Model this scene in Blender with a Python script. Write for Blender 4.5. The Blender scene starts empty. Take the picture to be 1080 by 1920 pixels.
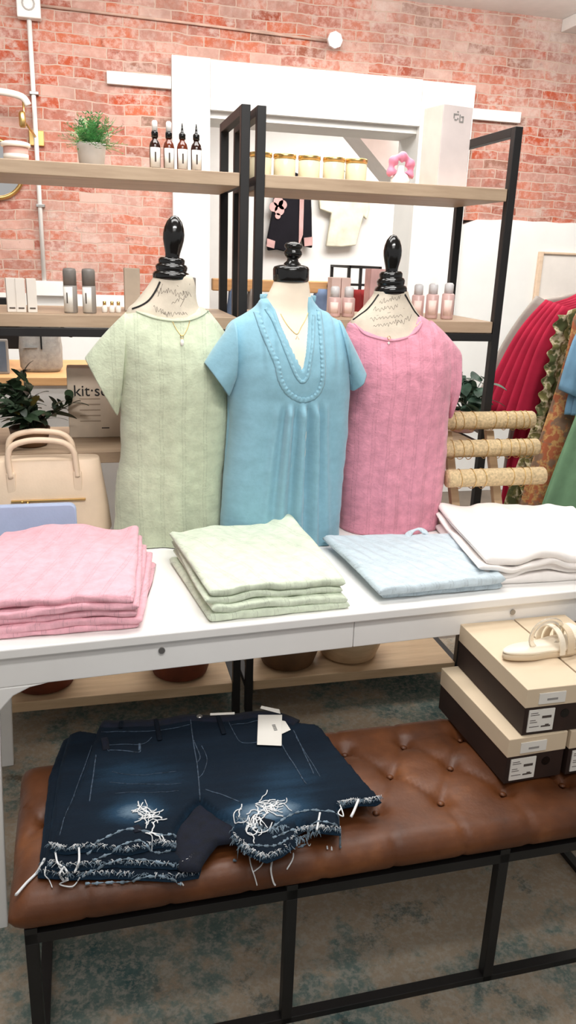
import bpy, bmesh, math, random
from mathutils import Vector, Matrix, noise
from mathutils.bvhtree import BVHTree
random.seed(7)
C = bpy.context.scene.collection
sc = bpy.context.scene
PI = math.pi
sin, cos, R = math.sin, math.cos, math.radians

# ------------------------------------------------------------------ camera
FPX, PITCH, ROLL, YAW, CH = 1480.0, R(17.86), R(2.07), R(14.3), 1.55
Fv = Vector((sin(YAW)*cos(PITCH), cos(YAW)*cos(PITCH), -sin(PITCH)))
R0 = Vector((cos(YAW), -sin(YAW), 0)); U0 = R0.cross(Fv)
Rv = cos(ROLL)*R0 + sin(ROLL)*U0; Uv = -sin(ROLL)*R0 + cos(ROLL)*U0
CP = Vector((0, 0, CH))
cam_d = bpy.data.cameras.new('camera'); cam = bpy.data.objects.new('camera', cam_d); C.objects.link(cam)
cam_d.sensor_fit = 'VERTICAL'; cam_d.sensor_height = 24.0; cam_d.lens = 24.0*FPX/1920
cam_d.clip_start = 0.02
cam.matrix_world = Matrix(((Rv.x, Uv.x, -Fv.x, CP.x), (Rv.y, Uv.y, -Fv.y, CP.y), (Rv.z, Uv.z, -Fv.z, CP.z), (0, 0, 0, 1)))
sc.camera = cam

# ------------------------------------------------------------------ light
w = bpy.data.worlds.new('world'); sc.world = w; w.use_nodes = True
w.node_tree.nodes['Background'].inputs[0].default_value = (1.0, 0.985, 0.965, 1)
w.node_tree.nodes['Background'].inputs[1].default_value = 0.34
sc.view_settings.view_transform = 'Standard'; sc.view_settings.look = 'None'
sc.view_settings.gamma = 1; sc.view_settings.use_curve_mapping = False
sc.view_settings.exposure = 0.55
def area(loc, sx, sy, power, rot=(0, 0, 0), col=(1, .985, .96)):  # area lights out of view; some are added only to brighten one part
    l = bpy.data.lights.new('ceiling_light', 'AREA'); l.shape = 'RECTANGLE'; l.size = sx; l.size_y = sy
    l.energy = power; l.color = col
    o = bpy.data.objects.new('ceiling_light', l); o.location = loc; o.rotation_euler = rot; C.objects.link(o); return o
area((0.4, 1.9, 2.93), 1.8, .5, 22)
area((0.6, 2.9, 2.93), 2.2, .4, 20)
area((0.2, 3.7, 2.86), 2.6, .4, 22, (R(28), 0, 0))  # unseen wall washer, added to brighten the brick
area((2.6, 3.4, 2.88), 1.4, .4, 20, (R(20), 0, 0))  # unseen washer tilted at the right part of the wall
area((1.6, 3.9, 2.78), 3.0, .3, 30, (PI, 0, 0))  # unseen uplight, added to whiten the ceiling
area((2.4, 6.4, 2.9), 2.0, 1.2, 70)
area((0.2, -0.6, 2.9), 1.6, .8, 12, (R(25), 0, 0))  # unseen weak front fill, added behind the camera
tr = area((0.45, 0.35, 2.9), 1.6, .25, 6.5, (R(47), 0, 0)); tr.data.spread = R(75)  # unseen narrow light, added to lift the dress forms and whites

# ------------------------------------------------------------------ pixel -> plane
def ray(x, y): return Fv*FPX + (x-540)*Rv - (y-960)*Uv
def PY(x, y, Y): d = ray(x, y); return CP + d*(Y/d.y)
def PZ(x, y, Z): d = ray(x, y); return CP + d*((Z-CH)/d.z)

# ------------------------------------------------------------------ materials
def lin(c): return tuple(((v/255)/12.92 if v/255 <= .04045 else ((v/255+.055)/1.055)**2.4) for v in c)+(1,)
def nn(nt, t, **k):
    n = nt.nodes.new(t)
    for a, b in k.items():
        if a.startswith('i_'): n.inputs[a[2:].replace('_', ' ')].default_value = b
        else: setattr(n, a, b)
    return n
def ramp(nt, stops, fac):
    r = nt.nodes.new('ShaderNodeValToRGB'); e = r.color_ramp.elements
    while len(e) < len(stops): e.new(.5)
    for i, (p, c) in enumerate(stops): e[i].position = p; e[i].color = c if len(c) == 4 else lin(c)
    nt.links.new(fac, r.inputs[0]); return r.outputs[0]
def base(name, rough=.5, metal=0., spec=.4):
    m = bpy.data.materials.new(name); m.use_nodes = True; nt = m.node_tree; b = nt.nodes['Principled BSDF']
    b.inputs['Roughness'].default_value = rough; b.inputs['Metallic'].default_value = metal
    b.inputs['Specular IOR Level'].default_value = spec
    return m, nt, b
def coords(nt, scale=(1, 1, 1), kind='Object', rot=(0, 0, 0)):
    t = nt.nodes.new('ShaderNodeTexCoord'); mp = nt.nodes.new('ShaderNodeMapping')
    mp.inputs['Scale'].default_value = scale; mp.inputs['Rotation'].default_value = rot
    nt.links.new(t.outputs[kind], mp.inputs[0]); return mp.outputs[0]
def mixc(nt, fac, a, b, mode='MIX'):
    m = nt.nodes.new('ShaderNodeMix'); m.data_type = 'RGBA'; m.blend_type = mode
    for sock, v in ((m.inputs[0], fac), (m.inputs[6], a), (m.inputs[7], b)):
        if hasattr(v, 'type') and hasattr(v, 'node'): nt.links.new(v, sock)
        else: sock.default_value = v
    return m.outputs[2]
def math_(nt, op, a, b=0., c=0.):
    m = nt.nodes.new('ShaderNodeMath'); m.operation = op
    for i, v in enumerate((a, b, c)):
        if hasattr(v, 'node'): nt.links.new(v, m.inputs[i])
        else: m.inputs[i].default_value = v
    return m.outputs[0]
def noi(nt, vec, scale, detail=4, rough=.55):
    n = nn(nt, 'ShaderNodeTexNoise'); n.inputs['Scale'].default_value = scale; n.inputs['Detail'].default_value = detail
    n.inputs['Roughness'].default_value = rough; nt.links.new(vec, n.inputs['Vector']); return n.outputs['Fac']
def bump(nt, b, h, strength=.4, dist=.005):
    n = nn(nt, 'ShaderNodeBump'); n.inputs['Strength'].default_value = strength; n.inputs['Distance'].default_value = dist
    nt.links.new(h, n.inputs['Height']); nt.links.new(n.outputs[0], b.inputs['Normal'])
def plain(name, c, rough=.5, metal=0., ns=12, amt=.06, bs=0, bstr=.2, spec=.4, kind='Object', bd=.003):
    m, nt, b = base(name, rough, metal, spec); v = coords(nt, kind=kind)
    f = noi(nt, v, ns)
    c2 = tuple(max(0, x*(1-amt*2)) for x in c); c1 = tuple(min(255, x*(1+amt)) for x in c)
    nt.links.new(ramp(nt, [(.3, c2), (.7, c1)], f), b.inputs['Base Color'])
    if bs: bump(nt, b, noi(nt, v, bs), bstr, bd)
    return m
def glass(name, c, rough=.05, alpha_mix=.5):
    m, nt, b = base(name, rough); b.inputs['Base Color'].default_value = lin(c)
    b.inputs['Transmission Weight'].default_value = alpha_mix; b.inputs['IOR'].default_value = 1.3
    f = noi(nt, coords(nt), 9); nt.links.new(math_(nt, 'MULTIPLY_ADD', f, .05, rough), b.inputs['Roughness'])
    return m
def wood(name, c1, c2, scale=(1.5, 14, 14), rough=.5):
    m, nt, b = base(name, rough); v = coords(nt, scale)
    f = noi(nt, v, 3, 6, .6)
    nt.links.new(ramp(nt, [(.3, c1), (.7, c2)], f), b.inputs['Base Color']); bump(nt, b, f, .12, .002); return m
def cloth(name, c, pintuck=0., crinkle=40, amt=.05, kind='UV', bstr=.5, tuckw=.06, cs=(1, 1, 1), slub=0):
    """gauze: fine crinkle, and pairs of stitched tucks running along the garment"""
    m, nt, b = base(name, .85, 0, .15)
    b.inputs['Sheen Weight'].default_value = .25
    v = coords(nt, cs, kind); f = noi(nt, v, crinkle, 5, .6); f2 = noi(nt, v, crinkle*4, 3)
    col = ramp(nt, [(.3, tuple(x*(1-amt*2) for x in c)), (.7, tuple(min(255, x*(1+amt)) for x in c))], f)
    h = math_(nt, 'MULTIPLY_ADD', f2, .4, f)
    if pintuck:
        s = nn(nt, 'ShaderNodeSeparateXYZ'); nt.links.new(v, s.inputs[0])
        x = math_(nt, 'MULTIPLY_ADD', math_(nt, 'SINE', math_(nt, 'MULTIPLY', s.outputs[1], 30)), .0015, s.outputs[0])
        w1 = math_(nt, 'PINGPONG', x, tuckw/2)                      # 0 .. tuckw/2
        l1 = math_(nt, 'COMPARE', w1, .0042, .0013)
        l2 = math_(nt, 'COMPARE', w1, .0, .0007)
        ln = math_(nt, 'ADD', l1, math_(nt, 'MULTIPLY', l2, .7))
        # broken stitch
        st = math_(nt, 'GREATER_THAN', noi(nt, coords(nt, (60, 160, 1), kind), 1.2, 1), .42)
        ln = math_(nt, 'MULTIPLY', ln, st)
        col = mixc(nt, math_(nt, 'MULTIPLY', ln, .4), col, lin(tuple(x*.8 for x in c)))
        h = math_(nt, 'MULTIPLY_ADD', ln, -pintuck, h)
    nt.links.new(col, b.inputs['Base Color']); bump(nt, b, h, bstr, .004)
    return m

M = {}
M['white'] = plain('white_paint', (236, 234, 230), .45, amt=.01)
M['tablewhite'] = plain('white_lacquer', (240, 238, 235), .28, amt=.012, ns=4)
M['plaster'] = plain('white_plaster', (236, 235, 231), .8, amt=.012, ns=3, bs=30, bstr=.15)
M['black'] = plain('black_steel', (26, 24, 24), .5, 0, amt=.1)
M['gloss'] = plain('black_gloss', (14, 13, 13), .14, 0, amt=.1, spec=.6)
M['board'] = wood('shelf_oak', (160, 136, 112), (186, 162, 136))
M['paleboard'] = wood('pale_oak', (190, 160, 126), (214, 186, 150))
M['orangewood'] = wood('orange_wood', (196, 146, 96), (220, 172, 120))
M['gold'] = plain('gold', (222, 186, 120), .28, 1.0, amt=.04)
M['chrome'] = plain('steel', (170, 168, 165), .35, .9, amt=.05)
M['cream'] = plain('cream_jersey', (226, 210, 190), .8, amt=.015, bs=300, bstr=.1)
M['script'] = plain('printed_linen', (206, 194, 176), .85, amt=.05, bs=200, bstr=.15)
M['ink'] = plain('ink', (84, 74, 68), .8)
M['darkink'] = plain('dark_ink', (40, 38, 38), .8)
M['burlap'] = plain('burlap', (204, 180, 140), .9, amt=.08, ns=120, bs=260, bstr=.5)
M['terracotta'] = plain('terracotta', (110, 52, 30), .7, amt=.1)
M['brownbowl'] = plain('dark_wood_bowl', (104, 74, 48), .6, amt=.1)
M['leaf'] = plain('leaf', (48, 66, 46), .45, amt=.25, ns=20)
M['leaf2'] = plain('olive_leaf', (128, 116, 58), .5, amt=.2, ns=20)
M['fern'] = plain('fern_leaf', (84, 148, 84), .5, amt=.2, ns=40)
M['greyleaf'] = plain('grey_green_leaf', (86, 116, 98), .5, amt=.2, ns=20)
M['greypot'] = plain('grey_ceramic', (190, 184, 178), .6, amt=.03)
M['pinkpot'] = plain('pink_ceramic', (216, 168, 156), .6, amt=.03)
M['amber'] = plain('dark_amber_glass', (46, 20, 12), .12, spec=.7)
M['amber2'] = plain('brown_amber_glass', (110, 48, 28), .12, spec=.7)
M['label'] = plain('paper_label', (232, 228, 220), .7, amt=.01)
M['labelgrey'] = plain('grey_print', (150, 146, 142), .7)
M['candle'] = plain('cream_candle_glass', (240, 232, 200), .15, amt=.03, spec=.6)
M['pinkbox'] = plain('pale_pink_card', (242, 212, 202), .5, amt=.02)
M['pinkgrey'] = plain('pinkish_white_card', (232, 218, 214), .4, amt=.03, ns=6)
M['pinkplastic'] = plain('pink_plastic', (222, 138, 164), .4)
M['whiteplastic'] = plain('white_plastic', (242, 240, 238), .3, amt=.01)
M['greycan'] = plain('warm_grey_can', (150, 144, 138), .4, amt=.02)
M['pinkbottle'] = plain('dusty_pink_bottle', (212, 176, 170), .3, amt=.03)
M['frost'] = plain('frosted_cap', (216, 214, 214), .3, amt=.01)
M['palecard'] = plain('pale_card', (224, 216, 206), .7, amt=.01)
M['kraft'] = plain('kraft_paper', (212, 194, 174), .8, amt=.03)
M['backpack'] = plain('grey_canvas', (168, 166, 162), .9, amt=.05, ns=60, bs=200, bstr=.3)
M['bag'] = plain('cream_leather', (228, 204, 178), .5, amt=.015, bs=150, bstr=.12)
M['clutch'] = plain('powder_blue_leather', (176, 190, 220), .5, amt=.015, bs=150, bstr=.1)
M['screen'] = plain('blue_grey_screen', (96, 106, 120), .3)
M['boxbrown'] = plain('dark_brown_card', (46, 30, 24), .6, amt=.08)
M['boxlid'] = plain('cream_card', (218, 198, 170), .6, amt=.015, ns=3)
M['sandal'] = plain('ivory_leather', (240, 228, 208), .45, amt=.01)
M['clear'] = glass('clear_strap', (250, 244, 232), .08, .75)
M['mirror'] = plain('mirror_glass', (235, 235, 235), .03, 1.0, amt=.005)
M['frosted'] = plain('milk_glass', (244, 238, 230), .2, amt=.01)
M['frame'] = wood('light_frame', (214, 186, 158), (232, 206, 180))
M['thread'] = plain('white_thread', (226, 228, 230), .9, amt=.03, ns=80)
M['bluethread'] = plain('blue_thread', (118, 136, 150), .9, amt=.2, ns=80)
M['seam'] = plain('seam_blue', (60, 74, 90), .9, amt=.3, ns=120)
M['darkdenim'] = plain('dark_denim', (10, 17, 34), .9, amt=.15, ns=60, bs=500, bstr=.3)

# gauze shirts and folded piles
M['green'] = cloth('sage_gauze', (190, 198, 172), .9, 38, .035, bstr=.55, cs=(1, 1, 1))
M['pink'] = cloth('rose_gauze', (218, 146, 164), .9, 38, .05, bstr=.6, tuckw=.042)
M['blue'] = cloth('blue_crepe', (130, 172, 188), 0, 60, .02, bstr=.15)
M['fpink'] = cloth('folded_pink_gauze', (236, 178, 190), .9, 40, .035, bstr=.5, tuckw=.058)
M['fgreen'] = cloth('folded_sage_gauze', (214, 224, 202), .9, 40, .04, bstr=.5, tuckw=.05)
M['fblue'] = cloth('folded_pale_blue_gauze', (196, 210, 218), .9, 40, .03, bstr=.5, tuckw=.04)
M['fwhite'] = cloth('folded_white_cotton', (246, 240, 236), 0, 20, .01, bstr=.2)

def mk_brick():
    m, nt, b = base('old_brick', .9, 0, .2)
    t = nt.nodes.new('ShaderNodeTexCoord'); s = nn(nt, 'ShaderNodeSeparateXYZ'); nt.links.new(t.outputs['Object'], s.inputs[0])
    wob = noi(nt, t.outputs['Object'], 2.5, 3); wob2 = noi(nt, t.outputs['Object'], 14, 2)
    zz = math_(nt, 'ADD', s.outputs[2], math_(nt, 'MULTIPLY_ADD', wob, .05, math_(nt, 'MULTIPLY', wob2, .012)))
    c = nn(nt, 'ShaderNodeCombineXYZ'); nt.links.new(math_(nt, 'MULTIPLY_ADD', wob2, .02, s.outputs[0]), c.inputs[0]); nt.links.new(zz, c.inputs[1])
    br = nn(nt, 'ShaderNodeTexBrick'); br.offset = .5; br.inputs['Scale'].default_value = 1
    br.inputs['Brick Width'].default_value = .178; br.inputs['Row Height'].default_value = .0535
    br.inputs['Mortar Size'].default_value = .0036; br.inputs['Mortar Smooth'].default_value = .3; br.inputs['Bias'].default_value = 0
    br.inputs['Color1'].default_value = (0, 0, 0, 1); br.inputs['Color2'].default_value = (1, 1, 1, 1); br.inputs['Mortar'].default_value = (.5, .5, .5, 1)
    nt.links.new(c.outputs[0], br.inputs['Vector'])
    col = ramp(nt, [(0, (190, 86, 60)), (.14, (206, 112, 80)), (.34, (204, 132, 112)), (.5, (182, 112, 98)), (.64, (216, 168, 152)), (.76, (196, 104, 76)), (.86, (222, 184, 170)), (.94, (170, 78, 56)), (1, (160, 134, 120))], br.outputs['Color'])
    # speckle inside bricks
    f1 = noi(nt, t.outputs['Object'], 28, 6, .7); col = mixc(nt, ramp(nt, [(.44, (0, 0, 0, 1)), (.6, (.6, .6, .6, 1))], f1), col, lin((222, 180, 166)))
    f3 = noi(nt, t.outputs['Object'], 18, 5, .7); col = mixc(nt, ramp(nt, [(.62, (0, 0, 0, 1)), (.72, (.6, .6, .6, 1))], f3), col, lin((128, 84, 74)))
    # old whitewash left on the upper wall and to the right
    f2 = noi(nt, t.outputs['Object'], 1.7, 6, .6)
    zr = nn(nt, 'ShaderNodeMapRange'); nt.links.new(s.outputs[2], zr.inputs[0]); zr.inputs[1].default_value = 1.4; zr.inputs[2].default_value = 2.3
    xr = nn(nt, 'ShaderNodeMapRange'); nt.links.new(s.outputs[0], xr.inputs[0]); xr.inputs[1].default_value = .6; xr.inputs[2].default_value = 3.0
    ws = math_(nt, 'ADD', math_(nt, 'MULTIPLY', zr.outputs[0], .30), math_(nt, 'MULTIPLY', xr.outputs[0], .14))
    wf = math_(nt, 'ADD', math_(nt, 'MULTIPLY_ADD', f1, .35, f2), ws)
    col = mixc(nt, ramp(nt, [(.70, (0, 0, 0, 1)), (.98, (.78, .78, .78, 1))], wf), col, lin((224, 206, 196)))
    f4 = noi(nt, coords(nt, (1, 1, 1), rot=(0, 0, 2)), 3.2, 7, .65)
    col = mixc(nt, ramp(nt, [(.46, (0, 0, 0, 1)), (.64, (.62, .62, .62, 1))], f4), col, lin((176, 138, 126)))
    f5 = noi(nt, coords(nt, (1, 1, 2.2), rot=(0, 0, 4)), 7, 6, .7)
    col = mixc(nt, ramp(nt, [(.56, (0, 0, 0, 1)), (.66, (.7, .7, .7, 1))], f5), col, lin((216, 196, 186)))
    col = mixc(nt, br.outputs['Fac'], col, lin((212, 184, 168)))
    hv = nn(nt, 'ShaderNodeHueSaturation'); hv.inputs['Saturation'].default_value = .88; hv.inputs['Value'].default_value = .87
    nt.links.new(col, hv.inputs['Color']); hc = nn(nt, 'ShaderNodeBrightContrast'); hc.inputs['Contrast'].default_value = .10; hc.inputs['Bright'].default_value = -.02
    nt.links.new(hv.outputs[0], hc.inputs[0]); nt.links.new(hc.outputs[0], b.inputs['Base Color'])
    h = math_(nt, 'SUBTRACT', math_(nt, 'MULTIPLY', f1, .4), br.outputs['Fac']); bump(nt, b, h, .5, .008)
    return m
M['brick'] = mk_brick()

def mk_rug():
    m, nt, b = base('faded_rug', .95, 0, .1); v = coords(nt)
    a = noi(nt, v, 2.1, 12, .72); f = noi(nt, v, 60, 5, .75); g = noi(nt, coords(nt, (1, 1, 1), rot=(0, 0, 1)), 5.5, 10, .78)
    col = ramp(nt, [(.36, (70, 98, 98)), (.46, (112, 126, 120)), (.515, (160, 146, 128)), (.66, (150, 134, 114))], a)
    col = mixc(nt, ramp(nt, [(.55, (0, 0, 0, 1)), (.62, (.8, .8, .8, 1))], g), col, lin((84, 98, 96)))
    col = mixc(nt, ramp(nt, [(.46, (0, 0, 0, 1)), (.6, (.6, .6, .6, 1))], f), col, lin((172, 166, 154)))
    g2 = noi(nt, coords(nt, (1, 1, 1), rot=(.4, 0, 2)), 3.4, 9, .75)
    col = mixc(nt, ramp(nt, [(.62, (0, 0, 0, 1)), (.68, (.75, .75, .75, 1))], g2), col, lin((74, 60, 44)))
    nt.links.new(col, b.inputs['Base Color']); bump(nt, b, f, .5, .004); return m
M['rug'] = mk_rug()
def mk_leather():
    m, nt, b = base('tan_leather', .42, 0, .45); v = coords(nt)
    a = noi(nt, v, 5, 6, .6); f = noi(nt, v, 60, 4)
    col = ramp(nt, [(.3, (62, 31, 12)), (.55, (98, 54, 24)), (.75, (138, 84, 44))], a)
    nt.links.new(col, b.inputs['Base Color']); nt.links.new(math_(nt, 'MULTIPLY_ADD', f, .25, .36), b.inputs['Roughness'])
    bump(nt, b, math_(nt, 'ADD', f, math_(nt, 'MULTIPLY', a, 2)), .25, .003); return m
M['leather'] = mk_leather()
def mk_denim():
    m, nt, b = base('washed_denim', .85, 0, .15)
    at = nn(nt, 'ShaderNodeAttribute'); at.attribute_name = 'fade'
    v = coords(nt); f = noi(nt, coords(nt, (60, 160, 60)), 3, 5, .7); g = noi(nt, v, 9, 5)
    wv = noi(nt, coords(nt, (5, 60, 5), rot=(0, 0, .12)), 1.6, 3)
    k = math_(nt, 'ADD', at.outputs['Fac'], math_(nt, 'MULTIPLY_ADD', f, .25, math_(nt, 'MULTIPLY', g, .12)))
    k = math_(nt, 'ADD', k, math_(nt, 'MULTIPLY', wv, .12))
    col = ramp(nt, [(.18, (10, 16, 26)), (.42, (15, 30, 44)), (.66, (34, 60, 82)), (1., (120, 142, 160))], k)
    nt.links.new(col, b.inputs['Base Color']); bump(nt, b, f, .4, .002); return m
M['denim'] = mk_denim()
def hang_mat(name, c, c2=None, c3=None, c4=None):
    m, nt, b = base(name, .85, 0, .15); v = coords(nt)
    if c2 is None: f = noi(nt, v, 9); nt.links.new(ramp(nt, [(.3, tuple(x*.85 for x in c)), (.7, c)], f), b.inputs['Base Color'])
    else:
        f = noi(nt, v, 26, 3); g = noi(nt, coords(nt, (1, 1, 1), rot=(1, 1, 0)), 17, 3)
        col = ramp(nt, [(.42, c), (.5, c2), (.6, c)], f)
        col = mixc(nt, ramp(nt, [(.5, (0, 0, 0, 1)), (.56, (1, 1, 1, 1))], g), col, lin(c3))
        if c4: nt.links.new(col, b.inputs['Base Color'])
        nt.links.new(col, b.inputs['Base Color'])
    bump(nt, b, noi(nt, v, 60), .2, .003); return m
M['crimson'] = hang_mat('crimson_crepe', (172, 34, 62))
M['grey'] = hang_mat('grey_knit', (158, 150, 142))
M['floral'] = hang_mat('olive_floral', (118, 112, 70), (206, 190, 160), (84, 88, 56))
M['rust'] = hang_mat('rust_floral', (190, 110, 78), (214, 170, 110), (150, 120, 100))
M['sagegreen'] = hang_mat('green_cotton', (126, 164, 128))
M['ltdenim'] = hang_mat('light_denim', (128, 170, 200))
M['navy'] = hang_mat('navy_knit', (28, 26, 32))
M['ivoryknit'] = hang_mat('ivory_knit', (232, 226, 204))
M['blushtrim'] = hang_mat('blush_trim', (214, 172, 168))
M['slate'] = hang_mat('slate_blue', (120, 140, 172))
M['wine'] = hang_mat('wine_red', (150, 50, 50))

# ------------------------------------------------------------------ mesh builder
class MB:
    def __init__(s): s.v = []; s.f = []; s.uv = {}
    def add(s, vs, fs):
        k = len(s.v); s.v += [Vector(p) for p in vs]; s.f += [tuple(i+k for i in f) for f in fs]; return s
    def box(s, x0, x1, y0, y1, z0, z1):
        return s.add([(x0, y0, z0), (x1, y0, z0), (x1, y1, z0), (x0, y1, z0), (x0, y0, z1), (x1, y0, z1), (x1, y1, z1), (x0, y1, z1)],
                     [(0, 3, 2, 1), (4, 5, 6, 7), (0, 1, 5, 4), (1, 2, 6, 5), (2, 3, 7, 6), (3, 0, 4, 7)])
    def hexa(s, b4, t4):
        return s.add(list(b4)+list(t4), [(0, 3, 2, 1), (4, 5, 6, 7), (0, 1, 5, 4), (1, 2, 6, 5), (2, 3, 7, 6), (3, 0, 4, 7)])
    def lathe(s, cx, cy, prof, n=24, cz=0):
        k = len(s.v)
        for r, z in prof:
            for i in range(n): a = 2*PI*i/n; s.v.append(Vector((cx+r*cos(a), cy+r*sin(a), cz+z)))
        for j in range(len(prof)-1):
            for i in range(n): s.f.append((k+j*n+i, k+j*n+(i+1) % n, k+(j+1)*n+(i+1) % n, k+(j+1)*n+i))
        s.f.append(tuple(k+i for i in reversed(range(n)))); s.f.append(tuple(k+(len(prof)-1)*n+i for i in range(n)))
        return s
    def tube(s, pts, r, n=8, closed=False, flat=1., up=None):
        pts = [Vector(p) for p in pts]; k = len(s.v); m = len(pts)
        rr = r if isinstance(r, (list, tuple)) else [r]*m
        prev = None
        for i, p in enumerate(pts):
            a = pts[(i-1) % m] if (closed or i > 0) else p; b = pts[(i+1) % m] if (closed or i < m-1) else p
            t = (b-a); t = t.normalized() if t.length > 1e-9 else Vector((0, 0, 1))
            u = Vector(up) if up else (prev if prev else (Vector((0, 0, 1)) if abs(t.z) < .9 else Vector((1, 0, 0))))
            x = u - t*u.dot(t)
            if x.length < 1e-6: x = t.orthogonal()
            x.normalize(); prev = x; y = t.cross(x)
            for j in range(n): an = 2*PI*j/n+PI/4*(n == 4); s.v.append(p+x*(rr[i]*flat*cos(an))+y*(rr[i]*sin(an)))
        L = m if closed else m-1
        for i in range(L):
            for j in range(n): s.f.append((k+i*n+j, k+i*n+(j+1) % n, k+((i+1) % m)*n+(j+1) % n, k+((i+1) % m)*n+j))
        if not closed: s.f.append(tuple(k+j for j in reversed(range(n)))); s.f.append(tuple(k+(m-1)*n+j for j in range(n)))
        return s
    def rings(s, rs, cap=True, uv=None):
        k = len(s.v); n = len(rs[0])
        for r in rs: s.v += [Vector(p) for p in r]
        for j in range(len(rs)-1):
            for i in range(n):
                s.f.append((k+j*n+i, k+j*n+(i+1) % n, k+(j+1)*n+(i+1) % n, k+(j+1)*n+i))
        if cap: s.f.append(tuple(k+i for i in reversed(range(n)))); s.f.append(tuple(k+(len(rs)-1)*n+i for i in range(n)))
        return s
    def prism(s, poly, y0, y1):            # polygon in xz, extruded along y
        n = len(poly); k = len(s.v)
        s.v += [Vector((x, y0, z)) for x, z in poly]+[Vector((x, y1, z)) for x, z in poly]
        s.f.append(tuple(k+i for i in range(n))); s.f.append(tuple(k+n+i for i in reversed(range(n))))
        for i in range(n): s.f.append((k+i, k+n+i, k+n+(i+1) % n, k+(i+1) % n))
        return s
def tag(o, label=None, cat=None, group=None, kind=None):
    if label: o['label'] = label
    if cat: o['category'] = cat
    if group: o['group'] = group
    if kind: o['kind'] = kind
    return o
def root(name, loc, label, cat, group=None, rz=0):
    o = bpy.data.objects.new(name, None); C.objects.link(o); o.location = loc; o.rotation_euler = (0, 0, rz)
    o.empty_display_size = .05
    return tag(o, label, cat, group)
def obj(name, mb, mat, parent=None, smooth=False, bevel=0., local=False, uv=None, seg=2, solid=0):
    """verts are world coordinates unless local; children are stored relative to their unrotated root"""
    vs = mb.v
    if parent is None:
        if vs and not local:
            xs = [p.x for p in vs]; ys = [p.y for p in vs]; zs = [p.z for p in vs]
            off = Vector(((min(xs)+max(xs))/2, (min(ys)+max(ys))/2, min(zs)))
        else: off = Vector((0, 0, 0))
    else:
        off = Vector((0, 0, 0))
        if not local:
            q = parent
            while q: off += q.location; q = q.parent
    me = bpy.data.meshes.new(name); me.from_pydata([p-off for p in vs], [], mb.f)
    me.materials.append(mat if not isinstance(mat, str) else M[mat])
    if smooth: me.polygons.foreach_set('use_smooth', [True]*len(me.polygons))
    if uv is not None:
        l = me.uv_layers.new(name='uv')
        for lp in me.loops: l.data[lp.index].uv = uv[lp.vertex_index]
    bm = bmesh.new(); bm.from_mesh(me); bmesh.ops.recalc_face_normals(bm, faces=bm.faces); bm.to_mesh(me); bm.free()
    o = bpy.data.objects.new(name, me); C.objects.link(o)
    if parent is None: o.location = off
    else: o.parent = parent
    if bevel:
        b = o.modifiers.new('bevel', 'BEVEL'); b.width = bevel; b.segments = seg; b.limit_method = 'ANGLE'
    if solid:
        b = o.modifiers.new('solid', 'SOLIDIFY'); b.thickness = solid
    return o
def struct(name, mb, mat, bevel=0): return tag(obj(name, mb, mat, bevel=bevel), kind='structure')
def kids(o): return [c for c in C.objects if c.parent == o]
def dup(r, loc, label=None, rz=None, sub=True):
    n = r.copy(); C.objects.link(n); n.location = loc
    if rz is not None: n.rotation_euler = (0, 0, rz)
    if label: n['label'] = label
    for c in kids(r):
        if c.name.startswith(n.name): continue
        d = c.copy(); C.objects.link(d); d.parent = n
        for g in kids(c):
            e = g.copy(); C.objects.link(e); e.parent = d
    return n
def text(s, size, mat, parent, loc, rot=(PI/2, 0, 0), name='lettering', depth=.0006, align='CENTER', font_x=1.):
    cu = bpy.data.curves.new(name, 'FONT'); cu.body = s; cu.size = size; cu.extrude = depth; cu.align_x = align; cu.align_y = 'CENTER'
    t = bpy.data.objects.new(name, cu); C.objects.link(t); t.rotation_euler = rot; t.scale = (font_x, 1, 1)
    dg = bpy.context.evaluated_depsgraph_get(); dg.update()
    me = bpy.data.meshes.new_from_object(t.evaluated_get(dg)); bpy.data.objects.remove(t)
    me.materials.clear(); me.materials.append(M[mat])
    o = bpy.data.objects.new(name, me); C.objects.link(o); o.parent = parent; o.location = loc; o.rotation_euler = rot; o.scale = (font_x, 1, 1)
    return o
def lerp(a, b, t): return a+(b-a)*t
def sstep(a, b, x):
    t = max(0, min(1, (x-a)/(b-a))); return t*t*(3-2*t)
def crom(vals, t):
    """Catmull-Rom through equally spaced vals, t in 0..len-1"""
    n = len(vals); i = min(int(t), n-2); u = t-i
    p0 = vals[max(i-1, 0)]; p1 = vals[i]; p2 = vals[i+1]; p3 = vals[min(i+2, n-1)]
    return .5*((2*p1)+(p2-p0)*u+(2*p0-5*p1+4*p2-p3)*u*u+(3*p1-p0-3*p2+p3)*u**3)
def smoothpath(pts, n):
    pts = [Vector(p) for p in pts]
    return [crom(pts, i*(len(pts)-1)/(n-1)) for i in range(n)]
def inpoly(x, y, P):
    c = False; j = len(P)-1
    for i in range(len(P)):
        if (P[i][1] > y) != (P[j][1] > y) and x < (P[j][0]-P[i][0])*(y-P[i][1])/(P[j][1]-P[i][1])+P[i][0]: c = not c
        j = i
    return c
def polydist(x, y, P):
    best = 9e9; q = None
    for i in range(len(P)):
        ax, ay = P[i-1][:2]; bx, by = P[i][:2]; dx, dy = bx-ax, by-ay
        t = max(0, min(1, ((x-ax)*dx+(y-ay)*dy)/(dx*dx+dy*dy+1e-12))); px, py = ax+t*dx, ay+t*dy
        d = math.hypot(x-px, y-py)
        if d < best: best = d; q = (px, py)
    return best, q
def P3(p): return Vector((p[0], p[1], p[2]))
N3 = lambda x, y, z: noise.noise(Vector((x, y, z)))

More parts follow.
